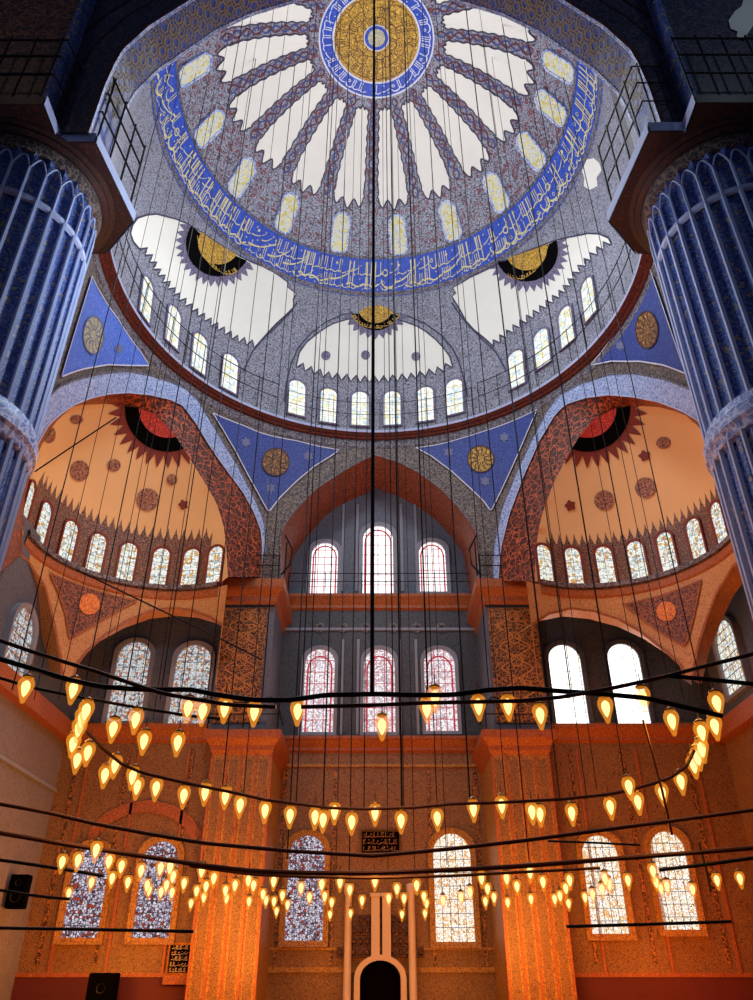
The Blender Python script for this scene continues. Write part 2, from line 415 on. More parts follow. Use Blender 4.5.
def window(p, u, v, n, w, h, pane, frame, label, fw=0.16, depth=0.22, bars=None, red=False, hexa=False, group=None, lead='lead'):
    """p bottom centre on the wall, u right, v up, n into the room"""
    NW[0] += 1
    out = arch_outline(w, h); big = [(x * (w + 2 * fw) / w, (y + (fw if y > 0.01 else -fw))) for x, y in arch_outline(w, h)]
    if hexa:
        out = [(-w / 2, h * .12), (-w * .3, 0), (w * .3, 0), (w / 2, h * .12), (w / 2, h * .84), (w * .2, h), (-w * .2, h), (-w / 2, h * .84)]
        big = [(x * (w + 2 * fw) / w, h / 2 + (y - h / 2) * (h + 2 * fw) / h) for x, y in out]
    W = lambda q, o: p + u * q[0] + v * q[1] + n * o
    bm = bmesh.new(); k = len(out)
    for i in range(k):
        j = (i + 1) % k
        quad(bm, W(big[i], -0.1), W(big[j], -0.1), W(big[j], depth), W(big[i], depth))
        quad(bm, W(big[i], depth), W(big[j], depth), W(out[j], depth * .85), W(out[i], depth * .85))
        quad(bm, W(out[i], depth * .85), W(out[j], depth * .85), W(out[j], 0.02), W(out[i], 0.02))
    root = obj('window_%d' % NW[0], bm, M[frame])
    tag(root, label, 'window', group, 'structure')
    bm = bmesh.new(); bm.faces.new([bm.verts.new(W(q, 0.08)) for q in out]); obj('pane', bm, M[pane], root)
    def bar(bm, a, b, t, o=0.10):
        d = Vector(b) - Vector(a); q = Vector((-d.y, d.x)).normalized() * t / 2; a = Vector(a); b = Vector(b)
        quad(bm, W(a + q, o), W(b + q, o), W(b - q, o), W(a - q, o))
    if bars:
        nx, ny, t = bars; bm = bmesh.new()
        for i in range(1, nx):
            x = -w / 2 + w * i / nx; top = h - w / 2 + math.sqrt(max(0, w * w / 4 - x * x)); bar(bm, (x, 0), (x, top), t)
        for j in range(1, ny):
            y = h * j / ny; hw = w / 2
            if y > h - w / 2: hw = math.sqrt(max(0, w * w / 4 - (y - h + w / 2) ** 2))
            bar(bm, (-hw, y), (hw, y), t)
        obj('lattice', bm, M[lead], root)
    if red:
        bm = bmesh.new(); s = red
        inn = [(x * s, y * (1 - (1 - s) * .45) + h * .0) for x, y in out]
        for i in range(k):
            j = (i + 1) % k
            if i == 0: continue
            bar(bm, inn[i], inn[j], 0.09, 0.11)
        obj('border', bm, M['red_glass'], root)['label'] = 'red glass border'
    return root
def win_y(y, bx, by, ty, wpx, **kw):           # window on a wall facing the viewer
    a = on_y(bx, by, y); t = on_y(bx, ty, y)
    a2 = on_y(bx + wpx / 2, by, y); a1 = on_y(bx - wpx / 2, by, y)
    return window(a, Vector((1, 0, 0)), Vector((0, 0, 1)), Vector((0, -1, 0)), a2.x - a1.x, t.z - a.z, **kw)
def win_rev(s, cpx, cpy, w, h, zb=None, **kw): # window on a curved shell, centred at a point of it
    q = s.hit(cpx, cpy); u_, z_ = s.inv(q)
    a = u_ / s.R0; n = Vector((-math.cos(a), -math.sin(a), 0)); u = Vector((math.sin(a), -math.cos(a), 0))
    zb = z_ - h / 2 if zb is None else zb
    b = s.P(u_, zb); t = s.P(u_, zb + h); v = (t - b).normalized(); nn = u.cross(v) * -1
    if nn.dot(n) < 0: nn = -nn
    return window(b, u, v, nn, w, h, **kw)

# ------------------------------------------------------------------ invented calligraphy strokes
def script(bm, surf, u0, u1, v0, v1, wst, seed, off, flip=False, mapf=None):
    """flowing tall strokes, bowls, long tails and dots along a band (u along, v up)"""
    rnd = random.Random(seed); H = v1 - v0; u = u0
    f = mapf or (lambda a, b: (a, b))
    def st(pts, w): ribbon(bm, surf, [f(a, b) for a, b in pts], w, off)
    while u < u1 - H * .5:
        k = rnd.random(); s = H * rnd.uniform(.5, .9)
        if k < .6:
            for i in range(rnd.choice((1, 2, 2, 3))):
                x = u + i * H * .2; st([(x + H * .06 * (j / 6 - .5), v0 + H * (.16 + .8 * j / 6)) for j in range(7)], [wst * (.6 + .1 * j) for j in range(7)])
            st([(u - H * .1 + s * j / 8, v0 + H * (.2 + .05 * math.sin(j))) for j in range(9)], wst)
            u += s
        elif k < .8:
            st([(u + s * .5 + s * .5 * math.cos(PI + PI * j / 10), v0 + H * (.42 - .3 * math.sin(PI * j / 10))) for j in range(11)], [wst * (.5 + math.sin(PI * j / 10)) for j in range(11)])
            st([(u + s * .3 + H * .12 * math.cos(2 * PI * j / 10), v0 + H * (.62 + .1 * math.sin(2 * PI * j / 10))) for j in range(11)], wst * .8)
            u += s * .9
        else:
            L = H * rnd.uniform(.9, 1.4)
            st([(u + L * j / 10, v0 + H * (.3 + .45 * (j / 10) ** 2)) for j in range(11)], [wst * (1.2 - .07 * j) for j in range(11)])
            st([(u + L * .2, v0 + H * .8), (u + L * .27, v0 + H * .86)], wst * 1.5); st([(u + L * .5, v0 + H * .12), (u + L * .56, v0 + H * .18)], wst * 1.5)
            u += L * .8

# ================================================================== GREAT DOME
bm = bmesh.new()
prof = [(11.75 * math.sin(k / 24 * PI / 2) , 0) for k in range(25)]
RR = 11.75
prof = []
for k in range(0, 33):
    rr = RR * k / 32; prof.append((max(rr, 1e-4), DOME.P(rr, 0).z))
add_lathe(bm, prof, 144, DC[0], DC[1])
ceiling = struct('ceiling', bm, M['dome_tile'], 'great painted dome with white petals round a gold centre, high overhead', 'dome', smooth=True)
def pol(r, a): return (r * math.cos(a), r * math.sin(a))
def ringfill(bm, r0, r1, off, n=144, m=3):
    rows = [[bm.verts.new(DOME.P(*pol(r0 + (r1 - r0) * j / m, 2 * PI * k / n), off)) for k in range(n)] for j in range(m + 1)]
    for a, b in zip(rows, rows[1:]):
        for k in range(n): bm.faces.new((a[k], a[(k + 1) % n], b[(k + 1) % n], b[k]))
A0 = math.radians(92.5)
# petals: white lobes between the braids
for k in range(18):
    ac = A0 + math.radians(10 + 20 * k); bm = bmesh.new(); rows = []; NC = 24; edge = []
    for i in range(81):
        t = i / 80; row = []
        for j in range(NC + 1):
            q = -1 + 2 * j / NC; rend = 8.72 + .42 * (.5 + .5 * math.cos(3 * PI * q)) * (1 - .25 * q * q) - .18 * q * q
            rin = 3.95 + .18 * (.5 - .5 * math.cos(2 * PI * q)) + .12 * q * q
            r = rin + (rend - rin) * t
            half = r * math.radians(10) - (0.30 + 0.10 * t) - 0.07 * (0.5 + 0.5 * math.cos(2 * PI * (r - 3.95) / 5.2 * 9))
            if t < .05: half *= 0.7 + 6 * t
            if t > .9: half -= .12 * math.sin((t - .9) / .1 * PI) - .04 * (t - .9) / .1
            row.append(bm.verts.new(DOME.P(*pol(r, ac + q * max(half, .06) / r), .03)))
            if j in (0, NC) or i in (0, 80): edge.append((i, j, pol(r, ac + q * max(half, .06) / r)))
        rows.append(row)
    for a, b in zip(rows, rows[1:]):
        for j in range(NC): bm.faces.new((a[j], a[j + 1], b[j + 1], b[j]))
    pt = obj('petal', bm, M['plaster'], ceiling, True)
    E_ = {(i, j): p for i, j, p in edge}
    loop = [E_[(i, 0)] for i in range(81)] + [E_[(80, j)] for j in range(1, NC + 1)] + [E_[(i, NC)] for i in range(79, -1, -1)] + [E_[(0, j)] for j in range(NC - 1, -1, -1)]
    bm = bmesh.new(); ribbon(bm, DOME, loop, .085, .05); obj('petal_outline', bm, M['outline'], pt)
# braids between petals: two strands crossing
for k in range(18):
    ac = A0 + math.radians(20 * k); br = None
    for ph, mm in ((0, 'strand_blue'), (PI, 'strand_red')):
        bm = bmesh.new(); pts = []
        for i in range(111):
            r = 3.6 + 5.2 * i / 110; d = (.16 + .05 * i / 110) * math.sin(i / 110 * 10 * PI + ph); pts.append(pol(r, ac + d / r))
        ribbon(bm, DOME, pts, 0.10, .04 + (.008 if ph else 0))
        br = obj('braid' if br is None else 'strand', bm, M[mm], br or ceiling)
bm = bmesh.new(); ringfill(bm, 2.62, 3.42, .05); band = obj('medallion_band', bm, M['script_blue'], ceiling)
bm = bmesh.new(); script(bm, DOME, 0, 2 * PI * 3.0 - .3, -.32, .32, .055, 3, .07, mapf=lambda a, b: pol(3.02 - b, A0 - a / 3.0)); obj('lettering', bm, M['white_line'], band)
bm = bmesh.new(); ringfill(bm, .02, 2.62, .06); med = obj('medallion', bm, M['gold'], ceiling)
bm = bmesh.new()
for rr, sd in ((1.05, 5), (1.6, 9), (2.2, 14)):
    script(bm, DOME, 0, 2 * PI * rr - .1, -.32, .34, .04, sd, .08, mapf=lambda a, b, rr=rr: pol(rr - b, A0 - a / rr))
obj('lettering', bm, M['cornice_brown'], med)
bm = bmesh.new()
for r0, r1 in ((2.55, 2.66), (3.38, 3.48), (.72, .78)): ringfill(bm, r0, r1, .085)
obj('medallion_rim', bm, M['white_line'], ceiling)
bm = bmesh.new(); ringfill(bm, .52, .70, .09); obj('medallion_eye_ring', bm, M['script_blue'], ceiling)
bm = bmesh.new(); ringfill(bm, .01, .52, .09); obj('medallion_eye', bm, M['gold_pale'], ceiling)
# script band at the foot of the dome
bm = bmesh.new(); ringfill(bm, 10.90, 11.74, .05, 180, 6); sb = obj('script_band', bm, M['script_blue'], ceiling, True)
zb0, zb1 = DOME.P(11.7, 0).z, DOME.P(10.95, 0).z
class BandSurf:
    def P(s, u, v, off=0.0):
        ph = math.asin(min(1, 11.74 / R_)) + (math.asin(10.90 / R_) - math.asin(11.74 / R_)) * v
        a = A0 - u / 11.4; R = R_ - off
        return Vector((DC[0] + R * math.sin(ph) * math.cos(a), DC[1] + R * math.sin(ph) * math.sin(a), DOME.zc + R * math.cos(ph)))
class BandM(BandSurf):
    def P(s, u, v, off=0.0): return BandSurf.P(s, u, v / 1.6, off)
bm = bmesh.new(); script(bm, BandM(), -2 * PI * 11.4 / 2, 2 * PI * 11.4 / 2, .10, 1.52, .075, 21, .09); obj('lettering', bm, M['script_gold'], sb)
bm = bmesh.new(); script(bm, BandM(), -2 * PI * 11.4 / 2, 2 * PI * 11.4 / 2, .1, .8, .04, 22, .085); script(bm, BandM(), -2 * PI * 11.4 / 2, 2 * PI * 11.4 / 2, .75, 1.5, .045, 33, .087); obj('lettering', bm, M['script_gold'], sb)
bm = bmesh.new()
for r0, r1 in ((10.82, 10.90), (11.70, 11.78)): ringfill(bm, r0, min(r1, 11.77), .07, 180, 1)
obj('band_rim', bm, M['grey_line'], sb)
for i, ang in enumerate([-173.03, 167.08, 146.6, 125.5, 103.96, 81.82, 61.12, 40.99, 21.77, 5.57, -7.91]):
    a = math.radians(ang); b = DOME.P(*pol(10.78, a)); t = DOME.P(*pol(9.42, a)); v = (t - b).normalized()
    u = Vector((-math.sin(a), math.cos(a), 0)) * -1; n = u.cross(v)
    if n.z > 0: n = -n
    window(b, u, v, n, 1.02, (t - b).length, 'g_dome', 'col_band', 'yellow-glass window above the script band, %s from the left round the dome' % ORD[i], fw=.10, depth=.16, hexa=True)
# lip under the dome
struct('trim_1', lathe_bm([(11.85, 38.85), (11.72, 38.92), (11.70, 39.02), (11.85, 39.1)], 144, *DC), M['col_blue'], 'thin pale blue moulding under the script band of the great dome', 'moulding', smooth=True)

# ================================================================== HALF DOME ABOVE THE GALLERY RING
bm = bmesh.new()
a0, a1 = math.radians(-27), math.radians(207)
rows = [[bm.verts.new(S.P((a0 + (a1 - a0) * k / 150) * S.R0, Z1 + (Z2 - Z1) * j / 20)) for k in range(151)] for j in range(21)]
for r, s in zip(rows, rows[1:]):
    for k in range(150): bm.faces.new((r[k], r[k + 1], s[k + 1], s[k]))
half = struct('half_dome', bm, M['grey_tile'], 'grey painted half dome with white plaster fields between the gallery ring and great dome', 'half dome', smooth=True)
def px_uv(s, pts): return [s.uv(*p) for p in pts]
def toothed(s, pts, n, amp):
    """resample an image polyline and give it teeth (points up the picture)"""
    q = resample([Vector((a, b)) for a, b in pts], n * 4 + 1); out = []
    for i, p in enumerate(q):
        k = i % 4; f = (0, .45, 1, .45)[k]
        a = q[max(0, i - 1)]; b = q[min(len(q) - 1, i + 1)]; t = (b - a).normalized(); nn = Vector((t.y, -t.x))
        if nn.y > 0: nn = -nn
        out.append(tuple(p + nn * amp * f))
    return out
def field(surf, top, bottom, n, amp, name='plaster_field', mat='plaster', parent=None):
    poly = px_uv(surf, top + toothed(surf, bottom, n, amp))
    o = obj(name, fill_bm(surf, poly, step=.5, off=.03, skirt=.0), M[mat], parent)
    bm = bmesh.new(); ribbon(bm, surf, poly + [poly[0]], .09, .05); obj('field_outline', bm, M['outline'], o); return o
ctop = [(296, 366), (299, 353), (306, 343), (314.5, 336), (324, 329), (333, 324), (346, 320), (360, 318), (376, 317), (392, 318), (407.5, 323), (418, 327), (426, 332), (436, 340), (444.7, 349.5), (450, 357), (452.6, 366)]
field(S, ctop, [(452.6, 368), (439, 374), (413, 380), (385, 383), (359.7, 383), (328, 379), (308, 373), (296, 368)], 17, 7, parent=half)
ltop = [(139, 249), (133, 242), (130, 233), (132, 225), (137, 218), (146, 215), (156, 214), (175, 219), (187, 224), (205, 235), (228, 250), (250, 262), (268, 269), (280, 277), (288, 283), (287, 287), (296, 294), (293, 300), (294, 307), (285, 316), (275, 325), (265, 336), (257, 345)]
field(S, ltop, [(254, 348), (235, 342), (215.6, 330), (191.7, 313), (172.6, 296), (156, 275), (146, 258), (139, 249)], 19, 7, parent=half)
rtop = [(494, 347), (484, 338), (474, 330), (466, 321), (459, 308), (452, 297), (456, 294), (453, 288), (462, 283), (470, 278), (485, 271), (499, 264), (520, 254), (555, 241), (566, 238), (589, 233.5), (600, 234), (609, 238), (612, 244)]
field(S, rtop, [(611, 245), (599, 254), (584.7, 268), (565.6, 294), (541.7, 313), (518, 330), (494, 348)], 19, 7, parent=half)
def cut(poly, a, b):
    """keep the part of an image polygon below the line a-b"""
    out = []; n = len(poly); sd = lambda p: (b[0] - a[0]) * (p[1] - a[1]) - (b[1] - a[1]) * (p[0] - a[0])
    for i in range(n):
        p, q = poly[i], poly[(i + 1) % n]; sp, sq = sd(p), sd(q)
        if sp >= 0: out.append(p)
        if (sp > 0 > sq) or (sp < 0 < sq): t = sp / (sp - sq); out.append((p[0] + (q[0] - p[0]) * t, p[1] + (q[1] - p[1]) * t))
    return out
def halfmed(surf, cx, cy, rg, rb, rt, teeth, a, b, parent, sx=1.0, seed=1):
    mk = lambda r, t=0, am=0: cut(disc_uv(cx, cy, r, 40, t, am, r * sx), a, b)
    obj('medallion_fringe', fill_bm(surf, px_uv(surf, mk(rt * .84, teeth, .19)), step=.35, off=.05), M['fringe'], parent)
    md = obj('medallion', fill_bm(surf, px_uv(surf, mk(rb)), step=.35, off=.07), M['black'], parent)
    obj('medallion_centre', fill_bm(surf, px_uv(surf, mk(rg)), step=.35, off=.09), M['gold'], md)['label'] = 'gold inscribed centre'
    bm = bmesh.new(); c = surf.uv(cx, cy + 1); e = surf.uv(cx, cy + (rg + rb) / 2); rr = abs(c[1] - e[1]) * 1.02
    script(bm, surf, -rr * 1.1, rr * 1.1, -.16, .16, .035, seed, .095, mapf=lambda q, w: (c[0] + (rr - w) * math.sin(q / rr), c[1] - (rr - w) * math.cos(q / rr)))
    obj('lettering', bm, M['script_bronze'], md)
halfmed(S, 218, 244, 21, 33, 44, 34, (187, 224), (249, 263), half, seed=4)
halfmed(S, 527, 250, 21, 32, 43, 34, (498, 262), (556, 241), half, seed=6)
halfmed(S, 375.5, 306, 18, 25, 34, 26, (352, 314), (399, 314), half, seed=8)
obj('medallion_crest', fill_bm(S, px_uv(S, [(358, 314.5), (362, 310), (369, 307), (376, 306), (384, 307), (390, 310), (394, 314.5)]), step=.3, off=.09), M['gold'], half)
def arch_line(pts, w=.09):
    bm = bmesh.new(); ribbon(bm, S, [tuple(q) for q in resample([Vector(S.uv(*p)) for p in pts], 60)], w, .04); obj('rib_line', bm, M['outline'], half)
arch_line([(284, 402), (286, 385), (291, 364), (298, 348), (310, 334), (326, 322), (342, 315), (352, 313)])
arch_line([(468, 398), (465, 382), (459, 362), (453, 349), (442, 336), (426, 324), (410, 317), (400, 314)])
arch_line([(243, 372), (252, 352), (263, 339), (276, 327), (289, 314), (297, 303)])
arch_line([(507, 372), (496, 352), (484, 341), (472, 329), (460, 315), (452, 303)])
for x, y in ((325.7, 356), (365.5, 355.6), (416, 357)):
    obj('plaster_boss', fill_bm(S, px_uv(S, disc_uv(x, y, 4.6, 20)), step=.3, off=.06), M['fringe'], half)
wins = [(145, 297), (172, 325), (198.5, 352), (229, 372), (296.5, 397), (328.5, 405), (360, 408), (392.3, 407.5), (425.5, 403.5), (455, 396), (517, 368), (543, 347), (567.5, 325), (590, 297)]
for i, (x, y) in enumerate(wins):
    win_rev(S, x, y + 1, 1.0, 2.75, zb=max(28.0, S.inv(S.hit(x, y + 1))[1] - 1.4), pane='g_drum', frame='fringe', label='bright arched window just above the gallery ring, %s from the left of fourteen' % ORD[i], fw=.12, depth=.14, bars=(2, 5, .02), lead='grey_line')
# white conches at the far ends
obj('plaster_field', fill_bm(S, px_uv(S, [(581, 166), (586, 160), (594, 158), (600, 163), (602, 170), (597, 178), (598, 186), (590, 190), (584, 186), (585, 178)]), step=.4, off=.03), M['plaster'], half)
# gallery ring: walkway, red cornice, grey moulding
def ringtrim(name, prof, m, label):
    return struct(name, lathe_bm(prof, 150, DC[0], DC[1], a0=math.radians(-17), a1=math.radians(197)), M[m], label, 'cornice', smooth=False)
ringtrim('trim_2', [(12.1, 27.93), (11.9, 27.92), (11.87, 27.84), (11.91, 27.76)], 'slab_edge', 'pale blue walkway edge of the curved gallery ring')
ringtrim('trim_3', [(11.9, 27.79), (12.05, 27.76), (12.1, 27.70), (12.26, 27.68), (12.32, 27.62), (12.48, 27.58)], 'cornice', 'rust red cornice under the curved gallery ring')
ringtrim('trim_4', [(12.48, 27.6), (12.40, 27.5), (12.43, 27.1), (12.49, 26.98)], 'grey_line', 'narrow grey patterned moulding below the rust red ring cornice')
# iron railing along the ring
def railing(name, path, h, label, step=1.6, r=.03, rails=(1.0, .55), mat='iron', bot=.0, group=None):
    path = [Vector(p) for p in path]; root = empty(name, path[0]); tag(root, label, 'railing', group)
    o0 = path[0]
    for q in rails:
        obj('rail', tube_bm([p - o0 + Vector((0, 0, h * q)) for p in path], r, 5), M[mat], root)
    L = sum((b - a).length for a, b in zip(path, path[1:])); n = max(2, int(L / step) + 1)
    for p in resample(path, n):
        obj('post', tube_bm([p - o0 + Vector((0, 0, bot)), p - o0 + Vector((0, 0, h * 1.05))], r, 5), M[mat], root)
    return root
railing('iron_railing', [Vector((11.85 * math.cos(math.radians(a)), 25 + 11.85 * math.sin(math.radians(a)), 27.93)) for a in range(-12, 63, 3)], 2.2, 'iron railing on the right arm of the gallery ring', 1.2, .025)
railing('iron_railing', [Vector((11.85 * math.cos(math.radians(a)), 25 + 11.85 * math.sin(math.radians(a)), 27.93)) for a in range(62, 119, 3)], 2.0, 'thin iron railing on the middle of the gallery ring', 2.4, .018)
railing('iron_railing', [Vector((11.85 * math.cos(math.radians(a)), 25 + 11.85 * math.sin(math.radians(a)), 27.93)) for a in range(119, 193, 3)], 2.2, 'iron railing on the left arm of the gallery ring', 1.2, .025)

# ================================================================== ARCADE WALL WITH THREE ARCHES
ZB = 17.2
L_in = [(-6, 577), (2, 545), (13, 505), (25, 470), (36, 442), (46, 425), (55.9, 415.7), (71.8, 404.8), (89.7, 397.8), (107.6, 394), (125.6, 392.8), (147.5, 394.8), (168, 399.5), (182, 405.7), (196, 425), (209.8, 448), (228, 473.5), (242, 492), (253.5, 512.6), (260.4, 531), (261.8, 545), (262, 577)]
L_out = [(-30, 577), (-20, 540), (0, 480), (20, 440), (36, 412), (47, 396), (58, 386), (79.8, 378), (103.7, 373), (125.6, 371), (147.5, 375), (170, 382), (184, 388), (198, 401), (212, 425), (235, 462), (251, 492), (262.7, 517), (265, 530), (266, 577)]
L_bk = [(24, 552), (24, 520), (26, 495), (33, 465), (44, 440), (54, 424), (64, 414), (74, 405.5), (99.7, 403.8), (119.6, 404.8), (139.5, 407.8), (155, 414), (173, 432), (189, 457), (203, 480), (216.7, 503), (223.6, 526), (226, 545), (228, 577)]
R_in = [(498.7, 581), (500, 563), (502, 546), (509.8, 515), (524, 477), (539.7, 442), (555.4, 415.6), (566.4, 404.6), (587, 398), (609, 395), (634, 397), (659, 401.5), (684.4, 411), (700, 420), (713, 440), (724, 468), (738, 505), (752, 545), (762, 577)]
R_out = [(492, 581), (494, 546), (502, 508), (517.6, 471), (533, 438), (547.5, 411), (560, 395), (580.6, 384), (609, 374.7), (634, 373), (662, 378), (687.6, 387), (704, 396), (722, 415), (740, 450), (766, 520), (785, 577)]
R_bk = [(535, 581), (535, 552.6), (541, 518), (552, 486.5), (565, 461), (577.4, 439), (593, 420), (612, 409), (631, 405.6), (659, 407), (684, 414), (700, 428), (712, 448), (724, 478), (733, 505), (737, 530), (738, 552)]
C_in = [(280, 579), (280, 538), (282.5, 528), (288.8, 518), (301.4, 504), (315.8, 489.4), (332, 478.6), (346.4, 469.6), (360.8, 461.5), (375, 455), (397, 461.8), (418.8, 472.7), (440.7, 489), (456, 504.5), (469, 520), (477, 533), (479, 545), (479, 579)]
C_bk = [(288, 600), (292, 562), (294, 556), (301, 545), (312, 531), (326.6, 514.6), (342.8, 503.8), (360.8, 495.7), (377, 488), (397, 495.7), (418.8, 507.8), (436, 519.8), (451.7, 537), (462.7, 552.7), (466, 568), (470, 600)]
def to_base(uvs):                      # run the feet of an opening down to the wall's base
    return [(uvs[0][0], ZB - .5)] + [q for q in uvs if q[1] > ZB - .4] + [(uvs[-1][0], ZB - .5)]
holes = []
for t in (L_in, C_in, R_in): holes.append([(u, max(v, ZB + .02)) for u, v in to_base(px_uv(PC, t))])
lo_u, hi_u = math.radians(-32) * PC.R0, math.radians(212) * PC.R0
# openings reach the base line: one outline that dips in and out of them, right to left in u
outline = [(lo_u, 27.7), (lo_u, ZB)]
for h in (holes[2], holes[1], holes[0]):
    hh = h if h[0][0] < h[-1][0] else h[::-1]
    outline += [(hh[0][0], ZB)] + hh[1:-1] + [(hh[-1][0], ZB)]
outline += [(hi_u, ZB), (hi_u, 27.7)]
arcade = struct('wall_arcade', fill_bm(PC, outline, step=.5), M['brown_arch'], 'curved brown patterned arcade wall with three arches below the gallery ring', 'wall', smooth=True)
def band_on(surf, inner, outer, name, m, off, parent, label=None):
    n = 90; A = resample([Vector(surf.uv(*p)) for p in inner], n); B = resample([Vector(surf.uv(*p)) for p in outer], n); bm = bmesh.new()
    for i in range(n - 1):
        for k in range(3):
            q = [A[i].lerp(B[i], k / 3), A[i + 1].lerp(B[i + 1], k / 3), A[i + 1].lerp(B[i + 1], (k + 1) / 3), A[i].lerp(B[i], (k + 1) / 3)]
            quad(bm, *[surf.P(w.x, w.y, off) for w in q])
    o = obj(name, bm, M[m], parent)
    if label: o['label'] = label
    return o
band_on(PC, L_in, L_out, 'archivolt', 'pale_arch', .06, arcade, 'pale blue tiled band round the left arch')
band_on(PC, R_in, R_out, 'archivolt', 'pale_arch', .06, arcade, 'pale blue tiled band round the right arch')
def line_on(surf, pts, w, name, m, off, parent):
    bm = bmesh.new(); ribbon(bm, surf, [tuple(q) for q in resample([Vector(surf.uv(*p)) for p in pts], 80)], w, off); return obj(name, bm, M[m], parent)
for t in (L_out, R_out): line_on(PC, t, .10, 'arch_moulding', 'grey_line', .09, arcade)
for t in (L_in, R_in): line_on(PC, t, .06, 'arch_moulding', 'slab_edge', .10, arcade)
line_on(PC, C_in, .06, 'arch_moulding', 'grey_line', .10, arcade)
C_mid = [(273, 579), (273, 545), (276, 530), (283, 519), (296, 503), (312, 487), (330, 474), (346, 464), (361, 456.5), (375, 450), (397, 456.5), (419, 467), (443, 484), (460, 500), (475, 517), (484, 533), (486, 545), (486, 579)]
PC2 = Rev(DC[0], DC[1], lambda z: 13.0, 13.0)
def soffit(front, back, surf_b, name, m, label):
    bm = bmesh.new(); n = 90; f = [tuple(q) for q in resample([Vector(p) for p in front], n)]; b = [tuple(q) for q in resample([Vector(p) for p in back], n)]
    rows = []
    for p, q in zip(f, b):
        A, B = PC.hit(*p), surf_b(*q); rows.append([bm.verts.new(A.lerp(B, k / 5)) for k in range(6)])
    for p, q in zip(rows, rows[1:]):
        for k in range(5): bm.faces.new((p[k], q[k], q[k + 1], p[k + 1]))
    return struct(name, bm, M[m], label, 'arch', smooth=True)
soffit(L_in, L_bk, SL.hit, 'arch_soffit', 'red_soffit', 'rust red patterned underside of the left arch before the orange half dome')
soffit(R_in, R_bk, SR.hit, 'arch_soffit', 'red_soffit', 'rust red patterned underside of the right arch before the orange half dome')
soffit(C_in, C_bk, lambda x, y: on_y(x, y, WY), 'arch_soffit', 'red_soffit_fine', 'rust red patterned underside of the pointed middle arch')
# blue pendentives
def smooth_closed(p): return p
PEND = [([(212, 413.7), (242, 426), (260, 433.6), (272, 437), (296, 441.5), (318, 447), (339, 450.7), (332, 456), (314, 467), (296, 482), (280, 497.5), (268, 512.8), (258, 495), (247, 475), (235, 452), (222, 430)], (275, 463, 14, 14), 'gold_roundel', 'pend_blue', [(245, 443), (308, 457), (270, 489)], 'left of the pointed middle arch'),
        ([(416.6, 448.6), (440.7, 445), (462.7, 438.8), (484.6, 432), (505, 425), (522, 418), (538, 410), (528.4, 432), (515, 463), (504, 487), (491.6, 512), (484.6, 502), (471, 489), (451.7, 471.6), (432, 457)], (481.5, 460, 13.5, 13.5), 'gold', 'pend_blue', [(449, 453), (505, 438), (486, 482)], 'right of the pointed middle arch'),
        ([(90, 276), (101, 297), (116, 318.4), (139, 352), (148, 366), (139, 366), (107, 364.8), (81, 369), (59, 376.5), (70, 340)], (91, 335, 19.5, 10.5), 'gold_pale', 'pend_blue_pale', [(117, 349)], 'beside the left fluted column'),
        ([(652, 269), (640, 292), (613, 338.7), (592, 365.5), (613, 361.5), (642, 361.5), (665, 365), (688, 373.5), (671, 324)], (649, 330, 19, 11.5), 'gold_roundel', 'pend_blue', [(622, 346)], 'beside the right fluted column')]
for pts, (cx, cy, ry, rx), gm, bmn, stars, where in PEND:
    o = obj('pendentive', fill_bm(PC, px_uv(PC, pts), step=.5, off=.07), M[bmn], arcade); o['label'] = 'deep blue tiled spandrel ' + where
    line_on(PC, pts + [pts[0]], .065, 'pendentive_outline', 'white_line', .10, o)
    rd = obj('roundel', fill_bm(PC, px_uv(PC, disc_uv(cx, cy, ry, 36, 0, 0, rx)), step=.3, off=.10), M[gm], o)
    bm = bmesh.new()
    ribbon(bm, PC, px_uv(PC, disc_uv(cx, cy, ry * .97, 36, 0, 0, rx * .97) + [(cx + rx * .97, cy)]), .07, .13)
    for k in range(12):
        a = PI * k / 6; ribbon(bm, PC, px_uv(PC, [(cx + rx * .25 * math.cos(a), cy + ry * .25 * math.sin(a)), (cx + rx * .6 * math.cos(a + .2), cy + ry * .6 * math.sin(a + .2)), (cx + rx * .9 * math.cos(a), cy + ry * .9 * math.sin(a))]), .05, .13)
    bm.verts.ensure_lookup_table()
    for x, y in stars: pass
    obj('roundel_rays', bm, M['cornice_brown'] if gm != 'gold_pale' else M['flower'], o)
    for x, y in stars: obj('flower', fill_bm(PC, px_uv(PC, disc_uv(x, y, 3.2, 24, 6, .6)), step=.3, off=.10), M['flower'], o)

